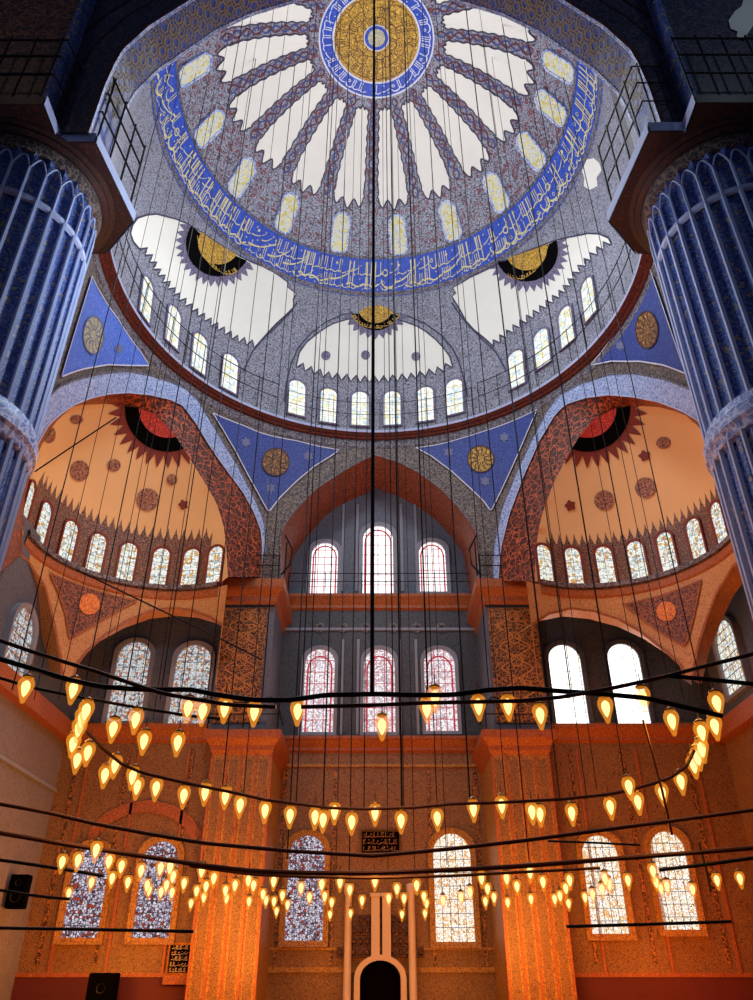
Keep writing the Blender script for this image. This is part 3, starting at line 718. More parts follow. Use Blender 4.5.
# ================================================================== SIDE HALF DOMES (orange)
def exedra(e, s, d, side, med_px, dots, wpx, tooth_px, op1, op2, redpatch, rpx, redmat):
    a_out = math.atan2(e['c'][1] - DC[1], e['c'][0] - DC[0])
    bk = L_bk if side == 'left' else R_bk; n = 60
    ring = []
    for k in range(181):
        a = a_out - 1.9 + 3.8 * k / 180; q = s.P(a * s.R0, e['z']); pq = proj(q)
        if math.hypot(q.x - DC[0], q.y - DC[1]) > 11.3 and min(bk[0][0], bk[-1][0]) < pq[0] < max(bk[0][0], bk[-1][0]) and (s.hit(*pq) - q).length < .3: ring.append(pq)
    ring.sort(key=lambda q: -q[0]); top = [tuple(q) for q in resample([Vector(q) for q in bk], 60)]
    region = top + ring[::3]
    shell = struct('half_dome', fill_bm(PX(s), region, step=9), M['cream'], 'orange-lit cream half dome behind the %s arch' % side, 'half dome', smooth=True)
    convex = bk + [(bk[-1][0] + (0), 640), (bk[0][0], 640)]
    # dark patterned belt with spear teeth
    zt = s.inv(s.hit(*tooth_px[0]))[1]; zv = s.inv(s.hit(*tooth_px[1]))[1]
    bm = bmesh.new(); m = 27; col = []
    th = [s.uv(*ring[i])[0] / s.R0 for i in (0, -1)]; a_lo, a_hi = min(th), max(th)
    for k in range(m * 8 + 1):
        a = a_lo + (a_hi - a_lo) * k / (m * 8); f = (0, .12, .35, .55, 1, .55, .35, .12)[k % 8]
        top = zv + (zt - zv) * f; col.append([bm.verts.new(s.P(a * s.R0, e['z'] + (top - e['z']) * j / 6, .03)) for j in range(7)])
    for p, q in zip(col, col[1:]):
        for j in range(6):
            c = (p[j].co + q[j + 1].co) / 2
            if math.hypot(c.x - DC[0], c.y - DC[1]) > 11.9: bm.faces.new((p[j], q[j], q[j + 1], p[j + 1]))
    bmesh.ops.delete(bm, geom=[v for v in bm.verts if not v.link_faces], context='VERTS')
    obj('painted_belt', bm, M['exedra_band'], shell)
    k0, k1, k2 = med_px[2:]; mx_, my_ = med_px[:2]; ps = PX(s)
    def patch(name, poly, off, m, par):
        c = clip_convex(poly, convex)
        return obj(name, fill_bm(ps, c, step=6, off=off), M[m], par) if c else None
    patch('medallion_fringe', disc_uv(mx_, my_, k2 * .80, 36, 34, .27), .05, 'tooth_red', shell)
    md = patch('medallion', disc_uv(mx_, my_, k1, 48), .09, 'black', shell)
    patch('medallion_centre', disc_uv(mx_, my_, k0, 48), .13, redmat, md)['label'] = 'red inscribed centre'
    for x, y, rx, ry in dots:
        if rx < 4.5: patch('boss', disc_uv(x, y, ry, 30, 5, .5, rx), .06, 'tooth_red', shell)
        else: patch('roundel', disc_uv(x, y, ry, 30, 0, 0, rx), .06, 'roundel', shell)
    for i, (x, y) in enumerate(wpx):
        win_rev(s, x, y, .74, 1.95, zb=e['z'] + .12, pane='g_exedra', frame='tooth_red', label='stained glass window in the belt of the %s orange half dome, %s from the left' % (side, ORD[i]), fw=.10, depth=.16, bars=(2, 5, .018))
    # ring ledge, lower spandrels
    a0, a1 = a_lo - .03, a_hi + .03
    struct('trim_%d' % (5 if side == 'left' else 7), lathe_bm([(5.36, 16.26), (5.0, 16.24), (4.98, 16.02), (5.2, 16.0)], 70, *e['c'], a0=a0, a1=a1), M['grey_line'], 'thin grey ledge under the windows of the %s orange half dome' % side, 'cornice')
    struct('trim_%d' % (6 if side == 'left' else 8), lathe_bm([(5.2, 16.02), (5.06, 15.9), (5.08, 15.6), (5.16, 15.5), (5.2, 15.4)], 70, *e['c'], a0=a0, a1=a1), M['cornice_orange'], 'orange cornice under the %s orange half dome' % side, 'cornice')
    o1, o2 = px_uv(d, op1), px_uv(d, op2)
    zb = 11.2
    def foot(o):
        o = o if o[0][0] < o[-1][0] else o[::-1]
        return [(o[0][0], zb)] + [(u, max(v, zb + .05)) for u, v in o] + [(o[-1][0], zb)]
    q1, q2 = foot(o1), foot(o2)
    first, second = (q1, q2) if q1[0][0] < q2[0][0] else (q2, q1)
    if second[0][0] < first[-1][0]:
        sh = first[-1][0] - second[0][0] + .12; second = [(max(u, first[-1][0] + .12), v) for u, v in second]
    lo = first[0][0] - .05; hi = second[-1][0] + .05
    poly = [(lo, 16.0), (lo, zb)] + first + second + [(hi, zb), (hi, 16.0)]
    sp = struct('wall_spandrel', fill_bm(d, poly, step=.4), M['spandrel'], 'cream spandrels with two round arches below the %s orange half dome' % side, 'wall', smooth=True)
    for o in (o1, o2):
        bm = bmesh.new(); rr = resample([Vector(q) for q in o], 50)
        A = [d.P(q.x, q.y, 0) for q in rr]; B = [d.P(q.x, q.y, -.9) for q in rr]; loft(bm, A, B, 50, 2); obj('arch_reveal', bm, M['spandrel'], sp)
        bm = bmesh.new(); ribbon(bm, d, [tuple(q) for q in rr], .12, .04); obj('arch_moulding', bm, M['cornice_orange'], sp)
    rp = obj('pendentive', fill_bm(d, px_uv(d, redpatch), step=.3, off=.05), M['exedra_pend'], sp)
    line_on(d, redpatch + [redpatch[0]], .08, 'pendentive_outline', 'cornice_orange', .07, rp)
    obj('roundel', fill_bm(d, px_uv(d, disc_uv(*rpx)), step=.3, off=.09), M['orange_roundel'], rp)
    return shell
exedra(EXL, SL, DL, 'left', (168, 408, 30, 44, 60), [(79, 471, 9.5, 10.5), (113.5, 465.5, 6.8, 6.2), (147.5, 500, 11.5, 11.5), (172, 480, 5.6, 5.6), (183.6, 505, 3.6, 3.6), (76, 419.5, 6.5, 4.5), (48, 434, 6.5, 9)],
       [(28, 495), (42, 521), (68, 538), (96, 551), (127, 561), (160, 567), (191, 567), (216, 562)], ((160, 527), (160, 539)),
       [(74, 680), (76.5, 665), (86, 652), (105, 635), (127.5, 620.6), (150, 611), (172, 608), (191, 610), (210, 617), (222, 625)],
       [(-52, 640), (-50, 600), (-40, 570), (-20, 552), (0, 546), (16, 550), (28.7, 562), (44.6, 585.5), (52.6, 617), (57.4, 643), (60.5, 659), (62, 675)],
       [(49, 573), (70, 582), (95.6, 591), (118, 597), (138, 601), (121, 609), (95.6, 623.7), (72, 638), (69, 639), (65, 614), (58, 593)], (88.6, 604.6, 10.5), 'red_disc')
exedra(EXR, SR, DR, 'right', (587, 408, 30, 44, 60), [(570, 506, 4, 4), (604, 500.6, 10, 10), (645.7, 488, 10.5, 10.5), (645, 456, 4.4, 4), (664, 443, 7.2, 6), (711, 455, 6, 9)],
       [(544, 565), (574, 571), (606, 570), (638, 563), (668, 553), (697, 538), (720, 520)], ((604, 532), (604, 544)),
       [(532, 625), (548, 614), (570, 608.5), (592.7, 611), (618, 619), (640.5, 631.7), (663, 649), (682, 666), (684, 680)],
       [(692, 680), (694.7, 665), (698, 646), (707.4, 617), (717, 592), (733, 566), (748, 554), (765, 550), (785, 558), (800, 580), (812, 620), (815, 650)],
       [(624, 605), (645, 600), (666, 594.5), (686, 587), (702, 580), (698, 600), (694, 618), (688, 640), (685, 646), (663, 634), (642, 619)], (667, 612, 10), 'red_disc')

# ================================================================== FAR WALLS
def wall_box(name, m, label, *a): return struct(name, box_bm(*a), M[m], label, 'wall')
wall_box('wall_upper_middle', 'stone', 'blue-grey lunette wall with three bright windows under the pointed middle arch', -5.6, 6.0, WY, WY + .5, 18.3, 28)
wall_box('wall_middle', 'stone_dark', 'dark stone wall with three red-bordered windows in the middle bay', -5.6, 6.0, WY, WY + .5, 10.6, 18.3)
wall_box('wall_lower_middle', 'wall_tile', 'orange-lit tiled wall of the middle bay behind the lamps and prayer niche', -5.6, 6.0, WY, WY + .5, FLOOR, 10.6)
for nm, x0, x1, sd in (('left', XL - .4, -7.0, 'left'), ('right', 7.4, XR + .4, 'right')):
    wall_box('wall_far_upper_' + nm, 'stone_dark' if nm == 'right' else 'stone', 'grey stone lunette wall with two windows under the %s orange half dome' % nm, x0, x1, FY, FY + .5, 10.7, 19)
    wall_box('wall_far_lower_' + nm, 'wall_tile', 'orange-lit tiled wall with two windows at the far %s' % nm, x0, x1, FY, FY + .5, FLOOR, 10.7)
wall_box('wall_left', 'grey_wall', 'grey marble side wall at the far left below the cornice', XL - .5, XL, 14, FY + .3, FLOOR, 10.2)
wall_box('wall_left_upper', 'stone', 'blue-grey side wall with one window above the left cornice', XL - .5, XL, 18, FY + .3, 10.2, 16.6)
wall_box('wall_right', 'dado', 'dark red side wall at the far right below the cornice', XR, XR + .5, 14, FY + .3, FLOOR, 3.2)
wall_box('wall_right_middle', 'wall_tile', 'tiled side wall at the far right below the cornice', XR, XR + .5, 14, FY + .3, 3.2, 10.2)
wall_box('wall_right_upper', 'stone', 'grey side wall with one window above the right cornice', XR, XR + .5, 18, FY + .3, 10.2, 16.6)
struct('floor', box_bm(-17, 19, -4, 41, FLOOR - .2, FLOOR), M['carpet'], 'red carpeted floor of the prayer hall', 'floor')
tn = [8]
def trim(m, label, *a):
    tn[0] += 1; return struct('trim_%d' % tn[0], box_bm(*a), M[m], label, 'cornice')
def cornice_y(m, label, x0, x1, y, z0, z1, out):
    """moulded cornice on a wall facing the viewer"""
    tn[0] += 1; bm = bmesh.new()
    pr = [(0, z0), (.35, z0 + (z1 - z0) * .12), (.35, z0 + (z1 - z0) * .3), (.6, z0 + (z1 - z0) * .5), (.85, z0 + (z1 - z0) * .72), (1, z0 + (z1 - z0) * .8), (1, z1), (0, z1)]
    A = [bm.verts.new((x0, y - out * q, z)) for q, z in pr]; B = [bm.verts.new((x1, y - out * q, z)) for q, z in pr]
    for i in range(len(pr)): j = (i + 1) % len(pr); bm.faces.new((A[i], A[j], B[j], B[i]))
    bm.faces.new(A[::-1]); bm.faces.new(B)
    return struct('trim_%d' % tn[0], bm, M[m], label, 'cornice')
cornice_y('cornice_orange', 'orange cornice below the three upper windows of the middle bay', -5.3, 5.6, WY, 17.75, 18.6, .45)
cornice_y('cornice_orange', 'orange cornice below the middle windows of the middle bay', -5.3, 5.6, WY, 10.0, 10.75, .45)
cornice_y('cornice_orange', 'orange cornice below the pair of windows at the far left', XL, -7.3, FY, 9.7, 10.5, .45)
cornice_y('cornice_orange', 'orange cornice below the pair of windows at the far right', 7.6, XR, FY, 9.7, 10.5, .45)
trim('cornice_orange', 'rust red cornice along the left side wall', XL, XL + .45, 16, FY, 9.7, 10.5)
trim('cornice_orange', 'rust red cornice along the right side wall', XR - .45, XR, 16, FY, 9.7, 10.5)
trim('stone_moulding', 'slim moulding high on the grey marble left wall', XL, XL + .1, 16, FY, 7.5, 7.65)
for x, nm in ((-5.0, 'left'), (5.4, 'right')): pass
# moulded strips and panels on the middle bay
for (x0, x1, z0, z1, lab) in ((-5.2, 5.6, 16.55, 16.7, 'thin moulding under the frieze above the red-bordered windows'), (-5.2, 5.6, 9.3, 9.45, 'thin moulding high on the orange middle wall'),
                              (-5.2, 5.6, .55, .75, 'pale dado moulding along the foot of the middle wall'), (-5.2, 5.6, 1.4, 1.5, 'thin moulding under the two windows beside the prayer niche')):
    trim('stone_moulding' if z0 > 12 else 'wall_pier', lab, x0, x1, WY - .1, WY, z0, z1)
for i, px in enumerate((349, 410)):
    for (ya, yb, lev) in ((505, 592, 'upper'), (640, 735, 'middle')):
        a = on_y(px, yb, WY); b = on_y(px, ya, WY)
        for dx in (-.42, .42):
            trim('stone_moulding', 'slim stone strip on the %s side of the %s post between the %s windows' % ('left' if dx < 0 else 'right', 'left' if i == 0 else 'right', lev), a.x + dx - .07, a.x + dx + .07, WY - .12, WY, a.z, b.z)
bm = bmesh.new()
for px in (320, 343, 366, 393, 417, 441):
    c = on_y(px, 628, WY)
    for k in range(24):
        a, b = 2 * PI * k / 24, 2 * PI * (k + 1) / 24
        quad(bm, c + Vector((.3 * math.cos(a), -.06, .3 * math.sin(a))), c + Vector((.3 * math.cos(b), -.06, .3 * math.sin(b))), c + Vector((.12 * math.cos(b), -.1, .12 * math.sin(b))), c + Vector((.12 * math.cos(a), -.1, .12 * math.sin(a))))
struct('trim_90', bm, M['brown_arch'], 'row of dark ring bosses in the frieze above the red-bordered windows', 'frieze')

# windows of the far walls (panels first)
for i, (xa, xb, yy, where) in enumerate(((-4.6, -4.4, WY, 'between the left pilaster and its window'), (-2.1, -1.95, WY, 'just right of the window left of the prayer niche'), (2.5, 2.65, WY, 'just left of the window right of the prayer niche'), (4.75, 4.95, WY, 'between the right pilaster and its window'))):
    trim('panel', 'slim dark upright band on the orange middle wall ' + where, xa, xb, yy - .06, yy, .8, 9.2)
for (xa, xb, where) in ((-13.9, -13.75, 'by the left corner'), (-11.55, -11.4, 'between the two far left windows'), (-8.6, -8.45, 'beside the left pilaster'), (8.9, 9.05, 'beside the right pilaster'), (11.3, 11.45, 'between the two far right windows'), (14.3, 14.45, 'right of the last far right window')):
    trim('panel', 'slim dark upright band on the orange tiled wall ' + where, xa, xb, FY - .06, FY, .8, 9.4)
for bx, by, ty, w, lab in ((323.5, 595, 544, 27, 'left'), (378, 596, 527, 31, 'tall middle'), (433.5, 593, 543, 27, 'right')):
    win_y(WY, bx, by, ty, w, pane='g_clear', frame='stone_moulding', label='%s one of the three white windows under the pointed arch' % lab, fw=.22, depth=.25, bars=(4, 7, .04), red=.86, lead='red_glass')
for bx, by, ty, w, lab in ((317.5, 733, 650, 31, 'left'), (379.5, 733, 650, 32, 'middle'), (442, 732, 650, 32, 'right')):
    win_y(WY, bx, by, ty, w, pane='g_mid', frame='stone_moulding', label='%s one of the three red-bordered windows above the orange middle wall' % lab, fw=.18, depth=.25, bars=(3, 7, .04), red=.80, lead='red_glass')
for bx, by, ty, w, pane, lab in ((124, 722, 643, 34, 'g_left', 'left one of the pair of mosaic windows at the far left'), (186, 726, 646, 36, 'g_left', 'right one of the pair of mosaic windows at the far left'),
                                 (572.5, 727, 646, 33, 'g_white', 'left one of the glaring white pair at the far right'), (634, 726, 645, 33, 'g_white', 'right one of the glaring white pair at the far right')):
    win_y(FY, bx, by, ty, w, pane=pane, frame='stone_moulding' if pane == 'g_left' else 'stone_dark', label=lab, fw=.2, depth=.25, bars=(5, 9, .02) if pane == 'g_left' else (2, 6, .025), lead='lead' if pane == 'g_left' else 'wall_pier')
for X, s, (bx, by, ty), lab, pane in ((XL, 1, (6, 684, 600), 'mosaic window in the left side wall beside the fluted column', 'g_left'), (XR, -1, (741, 690, 612), 'yellow mosaic window in the right side wall beside the fluted column', 'g_exedra')):
    a = on_x(bx, by, X); t = on_x(bx + (10 if s > 0 else -8), ty, X)
    window(a, Vector((0, s * 1.0, 0)), Vector((0, 0, 1)), Vector((s, 0, 0)), 2.1, t.z - a.z, pane, 'stone_moulding', lab, fw=.2, depth=.25, bars=(4, 8, .035))
for bx, by, ty, w, Y, pane, lab in ((80, 938, 846, 37, FY, 'g_lace', 'lace-pattern window low at the far left, nearest the side wall'), (151, 938, 842, 37, FY, 'g_lace', 'lace-pattern window low at the far left, beside the pilaster'),
                                    (303.5, 941, 836, 38, WY, 'g_lace', 'lace-pattern window left of the prayer niche'), (455.5, 942, 834, 39, WY, 'g_lace_warm', 'lace-pattern window right of the prayer niche'),
                                    (610, 934, 836, 37, FY, 'g_lace_warm', 'bright lace-pattern window low at the far right, beside the pilaster'), (681, 930, 832, 36, FY, 'g_lace_warm', 'bright lace-pattern window low at the far right, nearest the side wall')):
    win_y(Y, bx, by, ty, w, pane=pane, frame='wall_pier', label=lab, fw=.25, depth=.25, bars=(5, 8, .024))
    NWn = NW[0]

# ================================================================== PILASTERS beside the middle bay
def pilaster(side, x0, x1, u0, u1):
    y0 = 36.0
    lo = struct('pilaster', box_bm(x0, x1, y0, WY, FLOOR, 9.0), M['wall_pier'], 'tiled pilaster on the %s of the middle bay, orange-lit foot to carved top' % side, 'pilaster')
    n = 4
    for k in range(n + 1):
        x = x0 + (x1 - x0) * k / n; obj('moulding', box_bm(x - .05, x + .05, y0 - .06, y0, FLOOR, 8.9), M['cornice_orange'], lo)
    for k in range(n):
        x = x0 + (x1 - x0) * (k + .5) / n; obj('arabesque_strip', box_bm(x - .17, x + .17, y0 - .02, y0, FLOOR, 8.7), M['wall_tile'], lo)
    bm = bmesh.new(); w = [(0, 8.9), (.12, 9.1), (.14, 9.3), (.4, 9.6), (.42, 9.95), (.0, 10.0)]
    def cap(bm, x0, x1, w):
        rings = []
        for o, z in w: rings.append([bm.verts.new(p) for p in ((x0 - o, WY, z), (x0 - o, y0 - o, z), (x1 + o, y0 - o, z), (x1 + o, WY, z))])
        for a, b in zip(rings, rings[1:]):
            for i in range(3): bm.faces.new((a[i], a[i + 1], b[i + 1], b[i]))
    cap(bm, x0, x1, w); obj('capital', bm, M['cornice_orange'], lo)
    up = obj('upper_shaft', box_bm(u0, u1, y0 + .2, WY, 9.9, 16.5), M['stone'], lo)
    pan = obj('panel', box_bm(u0 + .12, u1 - .35 if side == 'left' else u1 - .12, y0 + .12, y0 + .2, 10.4, 16.2), M['panel'], up)
    pan['label'] = 'dark panel of gold scrollwork'
    pc = [(u0 + u1) / 2 - (.12 if side == 'left' else 0), y0 + .08]; bm = bmesh.new(); fl = FlatY(y0 + .12)
    hw = (u1 - u0) / 2 - .45
    for sgn in (-1, 1):
        pts = [(pc[0] + sgn * (hw * .45 + hw * .4 * math.sin(j / 60 * 10 * PI)), 10.6 + 5.4 * j / 60) for j in range(61)]; ribbon(bm, fl, pts, .055, .03)
        for j in range(10):
            cu, cv = pc[0] + sgn * hw * .35, 10.9 + j * .53
            ribbon(bm, fl, [(cu + .17 * math.cos(q * .7) * (1 - q * .07), cv + .17 * math.sin(q * .7) * (1 - q * .07)) for q in range(10)], .04, .04)
    for j in range(5): ribbon(bm, fl, disc_uv(pc[0], 11.1 + j * 1.15, .28, 18) + [(pc[0] + .28, 11.1 + j * 1.15)], .055, .05)
    obj('scrollwork', bm, M['scroll_orange'], up)
    bm = bmesh.new(); cap(bm, u0, u1, [(0, 16.3), (.1, 16.5), (.12, 16.7), (.4, 17.0), (.45, 17.1), (.45, 17.55), (0, 17.6)]); obj('upper_capital', bm, M['cornice_orange'], lo)
    bm = bmesh.new(); add_box(bm, u0 + .15, u1 - .15, y0 - .1, WY, 17.55, 19.2); obj('impost', bm, M['brown_arch'], lo)
    return lo
pilaster('left', -7.4, -4.75, -7.75, -5.1)
pilaster('right', 5.2, 7.75, 5.45, 8.1)
for lab, x0, x1, z, h in (('left ledge above the scrollwork panel', -8.1, -5.0, 17.6, 1.3), ('right ledge above the scrollwork panel', 5.3, 8.4, 17.6, 1.3), ('left pilaster capital beneath the scrollwork', -7.7, -4.5, 10.0, 1.2), ('right pilaster capital beneath the scrollwork', 5.0, 8.1, 10.0, 1.2)):
    railing('iron_railing', [(x0, 35.62, z), ((x0 + x1) / 2, 35.62, z), (x1, 35.62, z)], h, 'short iron railing on the ' + lab, 1.5, .03)
railing('iron_railing', [(-4.9, 39.3, 18.6), (0, 39.3, 18.6), (5.3, 39.3, 18.6)], 1.1, 'long iron railing below the three white windows of the pointed arch', 2.0, .025)
for x, s, lab in ((-4.75, 1, 'left'), (5.2, -1, 'right')):
    bm = bmesh.new(); add_tube(bm, [(x - s * .1, 35.5, 17.7), (x + s * .35, 35.5, 18.3), (x + s * .4, 35.5, 19.2), (x, 35.5, 20.0)], .05); add_tube(bm, [(x + s * .1, 35.5, 17.7), (x + s * .1, 35.5, 19.6)], .04)
    o = tag(obj('mounted_bracket', bm, M['iron']), 'curved iron bracket at the %s foot of the pointed middle arch' % lab, 'bracket')
    bm = bmesh.new(); add_tube(bm, [(x - s * .9, 35.5, 11.3), (x - s * .1, 35.5, 11.4), (x + s * .25, 35.5, 10.9), (x + s * .5, 35.5, 10.1)], .045)
    tag(obj('mounted_bracket', bm, M['iron']), 'hooked iron bracket on the %s lower pilaster capital' % lab, 'bracket')

# ================================================================== FLUTED COLUMNS, slabs, near arch
def column(sg, side):
    cx, cy, R = sg * 11.1, 15.9, 2.2
    if sg > 0: cx = 10.8
    N_ = 30
    def flute(bm, z0, z1, depth, convex, rr, zs=2):
        seg = N_ * 8; rows = []
        for j in range(zs + 1):
            z = z0 + (z1 - z0) * j / zs; row = []
            for k in range(seg):
                a = 2 * PI * k / seg; ph = (k % 8) / 8; sshape = math.sin(PI * ph); r = rr - depth * sshape if not convex else rr - depth * (1 - sshape)
                row.append(bm.verts.new((cx + r * math.cos(a), cy + r * math.sin(a), z)))
            rows.append(row)
        for a, b in zip(rows, rows[1:]):
            for k in range(seg): bm.faces.new((a[k], a[(k + 1) % seg], b[(k + 1) % seg], b[k]))
    bm = bmesh.new(); flute(bm, 12.1, 21.1, .13, False, R)
    root = struct('column', bm, M['col_blue'], 'huge fluted blue-tiled column at the %s under the dark ledge' % side, 'column')
    bm = bmesh.new(); flute(bm, FLOOR, 11.5, .16, True, R - .03); obj('lower_shaft', bm, M['col_blue'], root)
    bm = bmesh.new()
    for k in range(N_):
        a = 2 * PI * k / N_
        for (z0, z1) in ((FLOOR, 11.4), (12.2, 18.9)):
            add_tube(bm, [(cx + (R - .0) * math.cos(a), cy + (R - .0) * math.sin(a), z0), (cx + R * math.cos(a), cy + R * math.sin(a), z1)], .068, 5, False)
        am = a + PI / N_
        pts = []
        for j in range(11):
            b = a + (2 * PI / N_) * j / 10; pts.append((cx + (R + .03) * math.cos(b), cy + (R + .03) * math.sin(b), 20.0 + .5 * math.sin(PI * j / 10)))
        add_tube(bm, pts, .032, 5, False)
        add_tube(bm, [(cx + (R + .02) * math.cos(a), cy + (R + .02) * math.sin(a), 18.9), (cx + (R + .03) * math.cos(a), cy + (R + .03) * math.sin(a), 20.05)], .05, 5, False)
    obj('fluting', bm, M['col_line'], root)
    obj('ring_moulding', lathe_bm([(R - .1, 11.3), (R + .05, 11.35), (R + .1, 11.55), (R + .16, 11.65), (R + .16, 11.95), (R + .08, 12.05), (R + .05, 12.25), (R - .1, 12.3)], 64, cx, cy), M['col_band'], root)
    obj('neck_band', lathe_bm([(R - .05, 18.75), (R + .04, 18.8), (R + .04, 18.95), (R - .05, 19.0)], 64, cx, cy), M['col_line'], root)
    obj('rim', lathe_bm([(R - .1, 20.75), (R + .05, 20.8), (R + .10, 20.95), (R + .12, 21.1), (R - .1, 21.12)], 64, cx, cy), M['brown_arch'], root)
    return root
column(-1, 'left'); column(1, 'right')
def ledge(sg, side):
    inner, fr, ifr = (8.0, 12.85, 14.05) if sg < 0 else (7.65, 12.8, 13.7)
    st = 9.5 if sg < 0 else 9.1
    base = [(st, fr), (14.2, fr), (14.2, 18.4), (inner + 1.3, 18.2), (inner, 16.85), (inner + .38, ifr), (st, ifr)]
    base = [(sg * x, y) for x, y in base]
    if sg > 0: base = base[::-1]
    bm = bmesh.new(); add_prism(bm, base, 21.32, 21.68)
    root = struct('ledge', bm, M['maroon'], 'stepped dark maroon ledge on top of the %s fluted column' % side, 'ledge')
    # muqarnas under the ledge: stepped brackets
    cx = sg * 10.9; cy = 15.3
    cxx = -11.1 if sg < 0 else 10.8
    obj('muqarnas', lathe_bm([(2.2, 21.0), (2.34, 21.08), (2.36, 21.14), (2.52, 21.2), (2.54, 21.26), (2.68, 21.3), (2.7, 21.34)], 60, cxx, 15.9), M['maroon'], root)
    # pale edge
    bm = bmesh.new()
    for i in range(len(base)):
        a, b = base[i], base[(i + 1) % len(base)]
        if abs(a[0]) > 14 or abs(b[0]) > 14: continue
        n = Vector((b[1] - a[1], a[0] - b[0], 0)).normalized() * .05
        c = Vector(((a[0] + b[0]) / 2 - cx, (a[1] + b[1]) / 2 - cy, 0))
        if n.dot(c) < 0: n = -n
        A, B = Vector((*a, 0)) + n, Vector((*b, 0)) + n
        quad(bm, A + Vector((0, 0, 21.3)), B + Vector((0, 0, 21.3)), B + Vector((0, 0, 21.72)), A + Vector((0, 0, 21.72)))
    obj('ledge_edge', bm, M['slab_edge'], root)['label'] = 'pale blue edge'
    p = [(sg * 13.8, fr + .15, 21.7), (sg * (st + .1), fr + .15, 21.7), (sg * (st - .05), ifr + .12, 21.7), (sg * (inner + .52), ifr + .12, 21.7), (sg * (inner + .15), 16.7, 21.7)]
    railing('iron_railing', p, 3.3, 'tall iron railing on the ledge of the %s fluted column' % side, .75, .035, rails=(1.0, .72, .42))
    # grille in front of the rail side
    # masonry over the ledge
    bm = bmesh.new(); add_box(bm, *sorted((sg * (st + .35), sg * 22)), 13.35, 18, 21.6, 48)
    obj_ = struct('wall_pier_' + side, bm, M['dark_rust'] if sg < 0 else M['dark_vault'], 'dark patterned pier rising behind the %s railing' % side, 'pier')
    bm = bmesh.new(); add_box(bm, *sorted((sg * (st + .30), sg * (st + .42))), 13.28, 13.9, 21.7, 48); obj('corner_strip', bm, M['col_blue'], obj_)  # blue strip paints in the lit edge of the pier corner
ledge(-1, 'left'); ledge(1, 'right')
# great near arch
NEARY, FARY = 13.9, 15.5
archL = [(-8.62, 21.6), (-8.6, 24.0), (-8.5, 25.4), (-8.38, 26.2), (-7.75, 27.7), (-7.2, 28.5), (-6.0, 30.3), (-4.8, 31.5), (-3.0, 32.6), (-1.4, 33.4), (0, 33.8)]
arch = archL + [(-x, z) for x, z in archL[-2::-1]]
bm = bmesh.new(); loft(bm, [(x, NEARY, z) for x, z in arch], [(x, FARY, z) for x, z in arch], 120, 6)
near = struct('great_arch', bm, M['gold_soffit'], 'great near arch with gold scrolls on blue crossing the top of the view', 'arch', smooth=True)
outer = [(-22, 21.6), (-22, 50), (22, 50), (22, 21.6)]
FN = FlatY(NEARY)
bm = fill_bm(FN, outer + arch[::-1], step=1.0); obj('arch_face', bm, M['dark_vault'], near)
bm = fill_bm(FlatY(FARY), outer + arch[::-1], step=1.0); bm.free()
def offs(pts, d):
    out = []
    for i, p in enumerate(pts):
        a = Vector(pts[max(0, i - 1)]); b = Vector(pts[min(len(pts) - 1, i + 1)]); t = (b - a).normalized(); out.append((p[0] - t.y * d, p[1] + t.x * d))
    return out
bm = bmesh.new(); ribbon(bm, FN, [tuple(q) for q in resample([Vector(q) for q in arch], 120)], .14, .04); obj('arch_edge', bm, M['cornice'], near)
bm = bmesh.new()
for d, w in ((1.0, .07), (1.7, .10), (2.6, .07)): ribbon(bm, FN, [tuple(q) for q in resample([Vector(q) for q in offs(arch, d)], 120)], w, .04)
obj('arch_moulding', bm, M['cornice_brown'], near)
for sg, nm in ((-1, 'left'), (1, 'right')):
    e0 = math.radians(207); A = [Vector((DC[0] + 11.75 * math.cos(e0), DC[1] + 11.75 * math.sin(e0), 27.2 + 11.8 * k / 12)) for k in range(13)] + [Vector((DC[0] + 11.75 * math.cos(e0 + math.radians(63) * k / 24), DC[1] + 11.75 * math.sin(e0 + math.radians(63) * k / 24), 39.0)) for k in range(1, 25)]
    B = [Vector((x, FARY, z)) for x, z in archL]
    if sg > 0: A = [Vector((-p.x, p.y, p.z)) for p in A]; B = [Vector((-p.x, p.y, p.z)) for p in B]
    bm = bmesh.new(); loft(bm, A, B, 70, 8)
    struct('pendentive', bm, M['grey_tile'], 'grey patterned spandrel between the near arch and the dome, %s side' % nm, 'spandrel', smooth=True)
# gold rosettes on the soffit
class Soff:
    def __init__(s): s.p = resample([Vector(q) for q in arch], 400); s.L = [0]; [s.L.append(s.L[-1] + (b - a).length) for a, b in zip(s.p, s.p[1:])]
    def P(s, u, v, off=0.0):
        i = min(range(len(s.L)), key=lambda k: abs(s.L[k] - u)); a = s.p[max(0, i - 1)]; b = s.p[min(399, i + 1)]; t = (b - a).normalized()
        q = s.p[i] + (b - a).normalized() * (u - s.L[i]); n = Vector((t.y, -t.x)) * off
        return Vector((q.x + n.x, NEARY + v, q.y + n.y))
SF = Soff(); bm = bmesh.new(); u = 2.6; row = 0
while u < SF.L[-1] - 2.6:
    for v in ((.36, .8, 1.24) if row % 2 == 0 else (.58, 1.02)):
        for rr in (.30, .17): ribbon(bm, SF, [(u + rr * math.cos(2 * PI * k / 18), v + rr * math.sin(2 * PI * k / 18)) for k in range(19)], .026, .03)
    u += .36; row += 1
obj('soffit_scrolls', bm, M['scroll_gold'], near)
bm = bmesh.new()
for v in (.08, 1.52): ribbon(bm, SF, [(u * .25, v) for u in range(0, int(SF.L[-1] * 4))], .12, .03)
obj('soffit_border', bm, M['col_band'], near)
